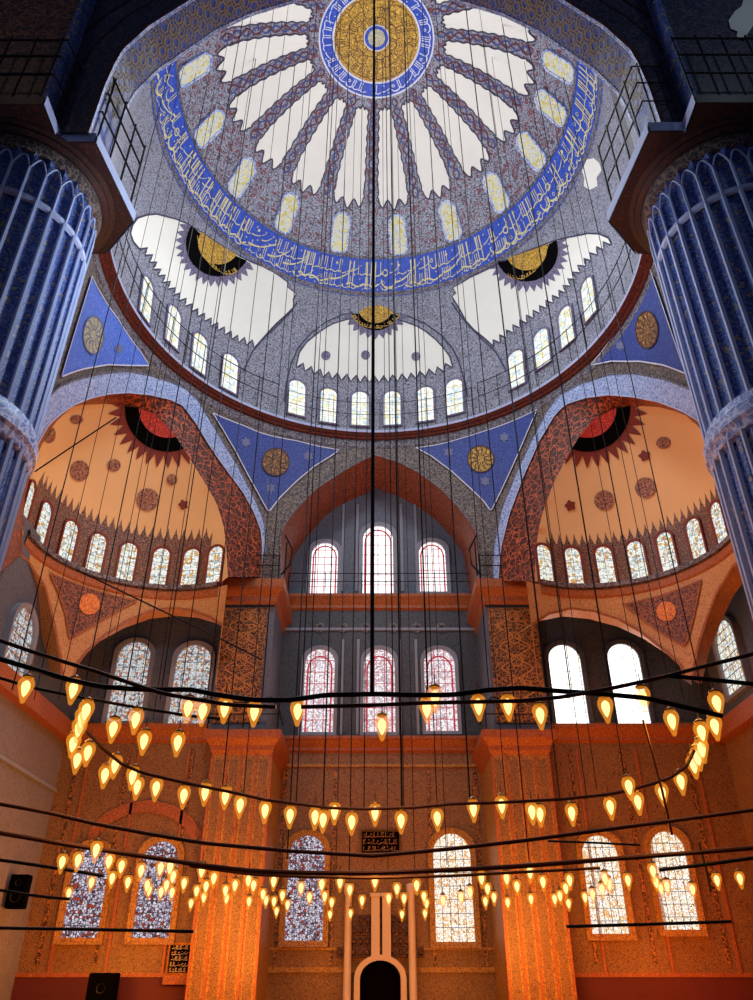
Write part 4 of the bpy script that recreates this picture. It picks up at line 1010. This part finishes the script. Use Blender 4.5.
# white scalloped plaster in the dark vault at the top right
poly = [on_y(*p, NEARY - 1.2) for p in ((760, -6), (744, -4), (741, 8), (735, 12), (728, 22), (730, 30), (737, 33), (736, 38), (743, 41), (748, 34), (752, 28), (762, 20))]
FV = FlatY(13.35); o = obj('vault_plaster', fill_bm(FV, [FV.uv(*p) for p in ((764, -6), (744, -4), (741, 8), (735, 12), (728, 22), (730, 30), (737, 33), (736, 38), (743, 41), (748, 34), (752, 28), (764, 20))], step=.4, off=.05), M['plaster'], near)

# ================================================================== PRAYER NICHE and fittings on the far wall
c = on_y(380, 1000, WY); nx = c.x
root = empty('mihrab', (nx, WY, FLOOR)); tag(root, 'carved prayer niche with pale arched frame in the middle of the far wall', 'prayer niche')
def rel(bm):
    for v in bm.verts: v.co -= root.location
    return bm
pm = lambda px, py, y: on_y(px, py, y)
def archband(px0, px1, top, rin, y, z0, out, thick):
    pass
pl, pr = pm(343, 960, WY).x, pm(417, 960, WY).x
ztop = pm(380, 955, WY).z; a0x, a1x = pm(354.5, 970, WY).x, pm(406, 970, WY).x; r = (a1x - a0x) / 2; ri = r * .78; mx = (a0x + a1x) / 2
bm = bmesh.new(); ptsO = [(mx - r, FLOOR)] + [(mx + r * math.cos(PI - PI * k / 20), ztop - r * .8 + r * .8 * math.sin(PI * k / 20)) for k in range(21)] + [(mx + r, FLOOR)]
ptsI = [(mx - ri, FLOOR)] + [(mx + ri * math.cos(PI - PI * k / 20), ztop - r * .8 + ri * .78 * math.sin(PI * k / 20)) for k in range(21)] + [(mx + ri, FLOOR)]
for i in range(len(ptsO) - 1):
    f = lambda q, y: Vector((q[0], y, q[1]))
    y1 = WY - .55
    quad(bm, f(ptsO[i], y1), f(ptsO[i + 1], y1), f(ptsI[i + 1], y1), f(ptsI[i], y1))
    quad(bm, f(ptsO[i], y1), f(ptsO[i + 1], y1), f(ptsO[i + 1], WY), f(ptsO[i], WY))
    quad(bm, f(ptsI[i], y1), f(ptsI[i + 1], y1), f(ptsI[i + 1], WY - .1), f(ptsI[i], WY - .1))
obj('arch_frame', rel(bm), M['marble'], root)
bm = bmesh.new(); bm.faces.new([bm.verts.new((x, WY - .12, z)) for x, z in ptsI]); obj('niche', rel(bm), M['niche'], root)  # flat near-black face stands in for the shade of the recess
for x, w, zt in ((347.5, 8, 884), (412.5, 8, 884)):
    a, b = pm(x - w / 2, 960, WY - .4).x, pm(x + w / 2, 960, WY - .4).x; zz = pm(x, zt, WY - .4).z
    bm = bmesh.new(); add_lathe(bm, [((b - a) / 2 * q, z) for q, z in ((1.3, FLOOR), (1.3, FLOOR + .3), (1, FLOOR + .4), (.9, zz - .5), (1.25, zz - .3), (1.3, zz), (.01, zz + .05))], 14, (a + b) / 2, WY - .4)
    obj('colonnette', rel(bm), M['marble'], root, True)
for x in (375.5, 386.5):
    a, b = pm(x - 4.2, 930, WY - .3).x, pm(x + 4.2, 930, WY - .3).x; z0, z1 = pm(x, 957, WY - .3).z, pm(x, 897, WY - .3).z
    bm = bmesh.new(); add_box(bm, a, b, WY - .5, WY, z0, z1); add_box(bm, a - .05, b + .05, WY - .55, WY, z1, z1 + .15); obj('post', rel(bm), M['marble'], root)
for k in range(4):
    for sgn in (-1, 1):
        w0 = .62 + .34 * (3 - k); bm = bmesh.new(); z0 = ztop - .1 + k * .42
        x0 = mx + sgn * .45; x1 = mx + sgn * (.45 + w0 * .9)
        add_box(bm, min(x0, x1), max(x0, x1), WY - .3, WY, z0, z0 + .4)
        for q in range(int(w0 / .3)): add_lathe(bm, [(.01, z0 + .05), (.1, z0 + .12), (.1, z0 + .25), (.01, z0 + .36)], 8, min(x0, x1) + .15 + q * .3, WY - .32)
        obj('muqarnas', rel(bm), M['cornice_brown'], root)
# square script panel above the niche
def script_panel(name, px0, px1, py0, py1, Y, field, ink, label, lines, seed, base=None):
    a = on_y(px0, py1, Y); b = on_y(px1, py0, Y); root = empty(name, (a.x, Y, a.z)); tag(root, label, 'script panel'); w, h = b.x - a.x, b.z - a.z
    obj('board', box_bm(0, w, -.12, 0, 0, h), M[field], root)
    bm = bmesh.new()
    for (x0, x1, z0, z1) in ((-.07, w + .07, -.07, 0), (-.07, w + .07, h, h + .07), (-.07, 0, 0, h), (w, w + .07, 0, h)): add_box(bm, x0, x1, -.16, 0, z0, z1)
    obj('frame', bm, M['brass'], root)
    bm = bmesh.new(); fl = FlatY(-.12)
    for k in range(lines): script(bm, fl, .08, w - .05, h * (k + .08) / lines, h * (k + .95) / lines, h / lines * .10, seed + k, .02)
    obj('lettering', bm, M[ink], root)
    if base: obj('stand', box_bm(-.1, w + .1, -.35, 0, -.4, -.07), M['cornice_orange'], root)
    return root
script_panel('script_plaque', 362, 399, 832, 853, WY, 'niche', 'gold_roundel', 'small square script panel on the wall above the prayer niche', 3, 40)
script_panel('script_board', 168, 192, 945, 973, FY, 'black', 'paper', 'black board with pale lines of script low beside the left pilaster', 5, 50, True)
def speaker(x, y, z0, w, d, h, label):
    bm = bmesh.new(); add_box(bm, -w / 2, w / 2, -d, 0, 0, h); bmesh.ops.bevel(bm, geom=bm.edges[:], offset=.03, segments=2, affect='EDGES')
    o = obj('loudspeaker', bm, M['speaker']); o.location = (x, y, z0); tag(o, label, 'loudspeaker')
    for zz, r in ((h * .33, w * .3), (h * .75, w * .17)):
        bm = bmesh.new(); add_lathe(bm, [(r, 0), (r * .95, .02), (r * .2, -.05), (.001, -.03)], 20)
        for v in bm.verts: v.co = Vector((v.co.x, -d - v.co.z, v.co.y + zz))
        obj('driver', bm, M['iron'], o)
p0 = on_y(88, 1010, FY - .8); p1 = on_y(121, 973, FY - .8)
speaker((p0.x + p1.x) / 2, FY - .8, FLOOR, p1.x - p0.x, .6, p1.z - FLOOR, 'tall black loudspeaker standing on the floor at the far left')
p0 = on_y(14, 906, 33.0); p1 = on_y(28, 871, 33.0)
speaker(XL + .5, 34.5, p0.z, .7, .5, p1.z - p0.z, 'black loudspeaker hung on the left side wall near the iron bars')
# blind arch mouldings on the far left and the left side wall
bm = bmesh.new(); pts = [Vector(WALLF.uv(*p)) for p in ((92, 850), (95, 832), (108, 818), (128, 809), (150, 806), (172, 811), (188, 822), (198, 838))]
ribbon(bm, WALLF, [tuple(q) for q in resample(pts, 40)], .5, .08); tag(obj('trim_91', bm, M['cornice_orange']), 'orange blind arch band above the two low windows at the far left', 'arch', None, 'structure')
bm = bmesh.new(); pts = [(33.2 + 1.6 * math.cos(PI * k / 16), 5.0 + 1.9 * math.sin(PI * k / 16)) for k in range(17)]
fill(bm, SIDEL, [(20, FLOOR), (26.5, FLOOR), (26.5, 5.5)] + [(23.2 + 3.3 * math.cos(PI * k / 16), 5.5 + 2.5 * math.sin(PI * k / 16)) for k in range(17)] + [(20, 5.5)], step=.5, off=.06)
tag(obj('trim_92', bm, M['cornice_orange']), 'orange arched doorway panel on the left side wall', 'arch', None, 'structure')
for x0, x1, nm in ((XL, -7.4, 'left'), (7.75, XR, 'right')):
    trim('dado', 'red dado board along the foot of the far %s wall' % nm, x0, x1, FY - .08, FY, FLOOR, .35)
    trim('cornice_orange', 'orange moulding along the far %s wall below its windows' % nm, x0, x1, FY - .12, FY, .35, .5)
    for k, q in enumerate((.18, .5, .82)):
        xx = x0 + (x1 - x0) * q
        trim('cornice_orange', 'slim upright moulding on the far %s wall, %s from the left' % (nm, ORD[k]), xx - .06, xx + .06, FY - .08, FY, .5, 9.4)

# ================================================================== LAMP RINGS
def build_lamp():
    root = empty('hanging_lamp', (0, 0, 0))
    gl = [(.012, -.15), (.022, -.13), (.03, -.10), (.05, -.04), (.068, .01), (.074, .05), (.068, .085), (.05, .11), (.046, .125)]
    obj('glass', lathe_bm([(r * 1.12, z) for r, z in gl], 12), M['glass'], root, True)
    obj('bulb', lathe_bm([(.002, -.085), (.02, -.06), (.036, -.02), (.045, .02), (.04, .055), (.02, .08), (.002, .09)], 10), M['bulb'], root, True)
    obj('cap', lathe_bm([(.002, .17), (.016, .165), (.03, .15), (.056, .135), (.058, .12), (.05, .115)], 10), M['brass'], root)
    obj('hook', tube_bm([(0, 0, .16), (0, 0, .26)], .006, 5), M['bronze'], root)
    return root
def dup(root):
    r = root.copy(); C.objects.link(r)
    for ch in list(root.children):
        c = ch.copy(); C.objects.link(c); c.parent = r
    return r
proto = [None]
def lamp(p, label, group, k=1.25):
    if proto[0] is None: proto[0] = r = build_lamp()
    else: r = dup(proto[0])
    r.location = p; r.scale = (k, k, k); tag(r, label, 'lamp', group); return r
A_near = [(25.2, 689), (73, 690.5), (202.6, 712), (224.6, 709.5), (254.3, 713), (297.7, 712), (382, 727), (426.7, 709.5), (435, 699), (478.5, 707), (508, 707), (540.3, 716), (606, 709), (643, 699), (672, 722), (717, 704), (188, 709), (135.5, 720.7), (113, 729.6)]
A_end_l = [(85.8, 712), (82, 719.5), (78.7, 729.6), (73, 744.7), (87.6, 753.5), (77, 761)]
A_end_r = [(715, 727), (701.8, 733.4), (702, 750), (698, 758), (694, 766)]
A_far = [(143.8, 742), (177.6, 743.5), (104.7, 776), (115, 766), (132.5, 777.5), (137, 787.6), (156, 789), (183.7, 796.4), (205, 793.7), (225.3, 797.5), (240, 806), (265, 811.4), (290, 816.4), (315, 817.7), (323, 820.7), (334.6, 812.7), (351.7, 822.8), (375, 814), (401, 821.5), (437.3, 819), (473.4, 810), (501.7, 806.4), (532, 812.7), (540, 815), (571.8, 814), (610.4, 807.8), (629, 787.6), (638, 802.8), (662.4, 794), (681, 782.6)]
B_ = [(62, 863), (78, 861), (96, 851), (109, 862), (121.4, 867), (112, 879), (127.8, 883), (91.4, 883), (68.7, 893.7), (141, 871.4), (160.5, 869), (170, 868), (173, 877), (147, 886), (149, 891), (161, 892.7), (166.4, 886), (172, 893), (184, 884), (196.6, 891.6), (191, 904),
      (201.7, 871.4), (213.8, 879), (206, 887), (203.8, 898), (225.5, 891), (226.5, 899), (235, 886), (248.4, 881), (253.5, 886), (249, 902), (263, 894.8), (266, 901), (273.7, 882), (274, 902), (276.5, 911.8), (282.4, 896), (287.5, 905.4), (301, 888.4), (309.4, 898), (321.8, 885), (324.7, 897), (331.7, 903), (330, 915), (340, 883), (349.8, 890.5), (350.5, 914),
      (374.9, 882), (362, 901), (388.7, 899), (397, 889.5), (404, 899), (402, 915), (416.7, 886), (424, 897), (426.5, 904), (425, 914), (443, 901), (461, 898), (470, 892.7), (481.5, 879), (487.5, 889.5), (485.4, 902), (494, 898), (506.6, 879), (517, 887), (507.7, 903), (530, 873), (543, 882.6), (531, 899.6), (569.5, 881), (565.8, 889), (560, 896.5), (554.7, 899.6), (568.6, 904), (605, 879.5), (609, 885), (602, 890), (585, 898), (592.7, 895), (628, 881), (653, 871.8), (656, 882.6), (660.8, 889), (667, 887), (692.7, 890), (717, 881), (740, 879.5)]
def put(lst, fL, text, group, k=1.2):
    for i, (x, y) in enumerate(sorted(lst)): lamp(on_y(x, y, fL(x, y)), text % ordn(i), group, k)
def LA(x, y):                                   # depth on the nearer ring: far arc low in the picture, near arc high
    t = min(1, max(0, (y - 700) / 115)); return 9.3 + 3.2 * t
LB = lambda x, y: on_z(x, y, 1.6).y if y > 845 else 12
put(A_near, LA, 'glowing teardrop lamp on the near arc of the upper lamp ring, %s from the left', 'lamps on the near arc of the upper ring')
put(A_end_l, LA, 'glowing teardrop lamp bunched at the left end of the upper ring, %s from the left', 'lamps bunched at the left end of the upper ring')
put(A_end_r, LA, 'glowing teardrop lamp bunched at the right end of the upper ring, %s from the left', 'lamps bunched at the right end of the upper ring')
put(A_far, LA, 'glowing teardrop lamp on the far arc of the upper lamp ring, %s from the left', 'lamps on the far arc of the upper ring')
put(B_, LB, 'small glowing teardrop lamp on the lower lamp ring, %s from the left', 'lamps on the lower ring', 1.05)
# iron and bronze hoops and bars
def rod(name, pts, r, m, label, cat='rod', group=None):
    P3 = [on_y(*p) if len(p) == 3 else p for p in pts]; P3 = resample(P3, max(12, len(P3) * 5)) if len(P3) > 2 else P3
    o0 = P3[0].copy(); bm = tube_bm([p - o0 for p in P3], r, 8); o = obj(name, bm, M[m]); o.location = o0; return tag(o, label, cat, group)
def rod2(px, L, *a, **k): return rod('lamp_hoop', [(x, y, L(x, y) if callable(L) else L) for x, y in px], a[0] * .7, *a[1:], **k)
rod2([(-330, 545), (-150, 597), (0, 640.5), (33, 652), (63, 661.4), (101, 673), (141, 686.7), (165, 694), (190, 698.5), (230, 705), (276, 707)], 9.0, .035, 'bronze', 'bronze hoop bar descending from the upper left edge to the left pilaster', 'lamp ring')
rod2([(-330, 555), (-150, 612), (0, 659), (70, 680), (101, 686.7), (141, 689.5), (190, 689.5), (218, 695), (253, 700), (291, 700), (326, 695), (375, 694), (413, 695), (451, 695), (488, 690), (521, 688), (565, 691.5), (603, 694), (646, 698), (684, 707), (722, 716)], 9.2, .045, 'iron', 'thick black hoop bar sweeping across the near side of the upper lamp ring', 'lamp ring')
rod2([(301, 707), (340, 706), (380, 705), (420, 703), (470, 702), (520, 701), (563, 697), (613, 688), (659, 678), (704, 666.5), (753, 654), (900, 615), (1080, 565)], 9.0, .035, 'bronze', 'bronze hoop bar rising from the middle windows to the upper right edge', 'lamp ring')
rod2([(669, 676), (704, 679), (753, 684), (900, 700), (1080, 720)], 9.0, .04, 'iron', 'short black hoop bar at the right edge under the rising bronze bar', 'lamp ring')
rod2([(-330, 560), (-150, 622), (0, 678), (33, 688), (88, 699), (140, 708), (190, 716), (225, 719)], 10.0, .028, 'iron', 'thin black bar behind the left lamps of the upper ring', 'lamp ring')
rod2([(86, 731), (101, 747), (121, 763.6), (141, 772.5), (161.5, 777.5), (190, 784), (233, 792.5), (266, 800), (298, 804), (331, 808), (367, 809), (413, 807.6), (451, 804), (501, 802.6), (565, 799), (611, 794), (634, 789), (656, 782.6), (671, 777.5), (687, 766), (694, 751)], LA, .032, 'bronze', 'bronze hoop carrying the far arc of the upper lamp ring', 'lamp ring')
rod2([(-330, 745), (-150, 778), (0, 804), (50, 813), (96, 824), (150, 834), (202, 843), (290, 851), (373, 856), (450, 849), (524, 840.6), (640, 825), (753, 810), (900, 786), (1080, 752)], 11.0, .035, 'bronze', 'uppermost long bar of the lower lamp ring crossing the whole view', 'lamp ring')
rod2([(-330, 786), (-150, 812), (0, 833), (70, 845), (141, 856), (200, 865), (252, 871), (310, 873), (373, 873), (450, 870), (524, 866), (625, 858), (690, 853), (753, 848), (900, 828), (1080, 800)], 12.0, .045, 'bronze', 'second long bar of the lower lamp ring just above its lamps', 'lamp ring')
rod2([(190, 866), (252, 874.5), (310, 877), (373, 878), (450, 876), (524, 872), (600, 868)], 12.6, .03, 'brass', 'short brass bar close under the long bars of the lower lamp ring', 'lamp ring')
rod2([(-330, 819), (0, 860), (50, 867), (104, 876)], 13, .035, 'iron', 'black bar from the left edge to the first low window', 'tie bar')
rod2([(-330, 849), (0, 890), (35, 896), (70, 899)], 13, .03, 'iron', 'lower black bar from the left edge beside the loudspeaker', 'tie bar')
rod2([(-330, 922), (0, 928), (90, 929.5), (194, 931.5)], 20, .05, 'iron', 'straight black bar across the foot of the two low left windows', 'tie bar')
rod2([(566, 926.5), (640, 924.5), (731, 921.5)], 20, .05, 'iron', 'straight black bar across the foot of the two low right windows', 'tie bar')
rod2([(659, 870), (710, 864), (753, 858), (900, 838), (1080, 812)], 12, .035, 'iron', 'black bar at the right edge beside the last low window', 'tie bar')
rod2([(548, 841), (600, 843), (640, 845)], 14, .025, 'iron', 'thin bar across the tops of the low right windows', 'tie bar')
rod('hanging_chain', [(643, 720, 11), (662, 790, 11.6), (672, 835, 11.8)], .018, 'brass', 'slanting brass chain under the right end of the upper lamp ring', 'chain')
rod('hanging_chain', [(699, 843, 12), (706, 868, 12), (711, 892, 12)], .018, 'brass', 'short slanting brass chain beside the last low window', 'chain')
rod('hanging_cable', [(35, 471.5, 27), (76, 444, 27.5), (116, 417.5, 28)], .035, 'iron', 'slanting black cable across the left orange half dome', 'cable')
rod('hanging_cable', [(76.5, 569.6, 28), (150, 605, 28.5), (223, 640, 29), (262, 660, 29.3)], .035, 'iron', 'slanting black cable across the left cream spandrel and grey lunette', 'cable')

# hanging cables: plumb lines from the vaults down to the hoops
def dome_z(x, y):
    r = math.hypot(x - DC[0], y - DC[1])
    return DOME.P(x - DC[0], y - DC[1]).z if r < 11.6 else 27.6
cab = []
def cable(px, py, L, r, label, top=None):
    p = on_y(px, py, L); zt = top if top is not None else dome_z(p.x, p.y) - .12
    o = obj('hanging_cable', tube_bm([(0, 0, 0), (0, 0, zt - p.z)], r, 6), M['iron']); o.location = p; tag(o, label, 'cable', 'plumb cables carrying the lamp rings')
cable(372, 694, 9.2, .026, 'thickest black cable, hanging straight down the middle of the view', 33.5)
spec = [(12, 690, 22), (34, 700, 23), (58, 700, 24), (82, 700, 24.5), (97, 695, 24), (104, 699, 23), (124, 700, 22), (141, 690, 20), (153, 720, 23), (160, 700, 25), (178, 715, 19), (207, 700, 21), (222, 790, 26), (243, 800, 22), (262, 700, 18),
        (287, 860, 25), (296, 805, 16.5), (309, 700, 19), (323, 809, 24), (336, 870, 28), (349, 880, 20), (364, 809, 30), (388, 870, 26), (393, 700, 17), (402, 810, 17.5), (404, 815, 22), (415, 875, 29), (428, 700, 18), (437, 806, 19), (447, 865, 27),
        (470, 800, 21), (489, 690, 18.5), (506, 800, 24), (529, 860, 26), (546, 690, 20), (560, 800, 19.5), (571, 695, 24), (587, 800, 22.5), (597, 790, 25), (612, 694, 23), (627, 790, 21), (640, 695, 24.5), (652, 690, 22), (668, 680, 23.5), (684, 700, 25), (704, 700, 24)]
spec.sort()
for i, (x, y, L) in enumerate(spec):
    p = on_y(x, y, L)
    rmax = 11.0
    if math.hypot(p.x, p.y - 25) > rmax:          # keep it under the dome
        L = min(25, max(L, 22)); p = on_y(x, y, L)
    cable(x, y, L, .013 if i % 3 else .022, 'thin plumb cable to the lamp rings, %s from the left at its foot' % ordn(i))

# ================================================================== LIGHT
def point(name, loc, e, col, size=.5):
    l = bpy.data.lights.new(name, 'POINT'); l.energy = e; l.color = col; l.shadow_soft_size = size
    o = bpy.data.objects.new(name, l); C.objects.link(o); o.location = loc; return o
def area(name, loc, to, e, col, sx, sy):
    l = bpy.data.lights.new(name, 'AREA'); l.energy = e; l.color = col; l.shape = 'RECTANGLE'; l.size = sx; l.size_y = sy
    o = bpy.data.objects.new(name, l); C.objects.link(o); o.location = loc
    o.rotation_euler = (Vector(to) - Vector(loc)).to_track_quat('-Z', 'Y').to_euler(); return o
COOL = (.86, .92, 1.0); WARM = (1.0, .50, .14); AMBER = (1.0, .31, .04); REDDISH = (1.0, .22, .025)
point('daylight_dome', (0, 24, 38), 2500, COOL, 2.0)
for x in (-6, 6): point('daylight_half_dome', (x, 25.5, 31), 1350, COOL, 1.5)
point('daylight_middle_bay', (0, 33, 19), 300, (.7, .84, 1.0), 1.0)
point('daylight_left', (-4.0, 17.2, 18), 1500, (.66, .80, 1.0), .8)  # added cool fill that brightens the left column
point('daylight_right', (4.6, 17.4, 17), 220, (.55, .7, 1.0), .8)  # weaker added fill for the right column
for e, nm in ((EXL, 'left'), (EXR, 'right')):
    point('floodlight_' + nm, (e['c'][0], e['c'][1] - .2, 18.0), 400 if nm == 'left' else 290, (1.0, .40, .09) if nm == 'left' else (1.0, .30, .045), .4)
    point('floodlight_low_' + nm, (e['c'][0] * 1.05, 32.5, 11.6), 45, (1.0, .50, .22), .4)  # added low cream fill below the half dome, no fitting here
point('daylight_near_right', (12.5, 8.5, 27), 110, (.7, .85, 1.0), .4)  # added cool fill for the plaster and dark vault at top right
point('lamplight_near_left', (-12.5, 9.5, 27), 30, (1.0, .7, .45), .4)  # faint warm fill added to bring out the vines, no lamp here
point('daylight_side', (-11, 27, 7), 120, (1.0, .86, .74), .6)
for x in (-9, -3, 3, 9):
    point('lamp_glow', (x, 27, 2.0), 880, AMBER if x < 5 else REDDISH, .6)
for x in (-11, -5.5, 5.5, 12):
    point('lamp_glow_wall', (x, 33.2, 1.0), 400, AMBER if x < 8 else REDDISH, .5)  # unseen wall washers added to brighten the lower walls
for x in (-6.1, 6.5): point('lamp_glow_pilaster', (x, 32.6, 2.6), 330, (1.0, .40, .07), .5)  # added fill that brightens the pilasters, no lamps hang here
for x in (-4.5, 0, 4.5): point('lamp_glow_upper_ring', (x, 11, 3.2), 80, WARM, .5)
w = bpy.data.worlds.new('world'); bpy.context.scene.world = w; w.use_nodes = True
w.node_tree.nodes['Background'].inputs[0].default_value = (.35, .5, 1.0, 1); w.node_tree.nodes['Background'].inputs[1].default_value = .06

# ================================================================== CAMERA, lift everything to floor level 0
cam = bpy.data.cameras.new('camera'); co = bpy.data.objects.new('camera', cam); C.objects.link(co)
cam.sensor_fit = 'VERTICAL'; cam.sensor_height = 36; cam.sensor_width = 36; cam.lens = 36 * F / 1000
co.rotation_euler = (PI / 2 + PITCH, 0, 0); co.location = (0, 0, 0); cam.clip_end = 200; cam.clip_start = .1
for o in bpy.data.objects:
    if o.parent is None: o.location.z += CH
sc = bpy.context.scene; sc.camera = co
sc.view_settings.view_transform = 'Standard'; sc.view_settings.look = 'None'; sc.view_settings.gamma = 1; sc.view_settings.exposure = 0
sc.view_settings.use_curve_mapping = False
sc.cycles.use_denoising = True; sc.cycles.max_bounces = 6; sc.cycles.transparent_max_bounces = 12
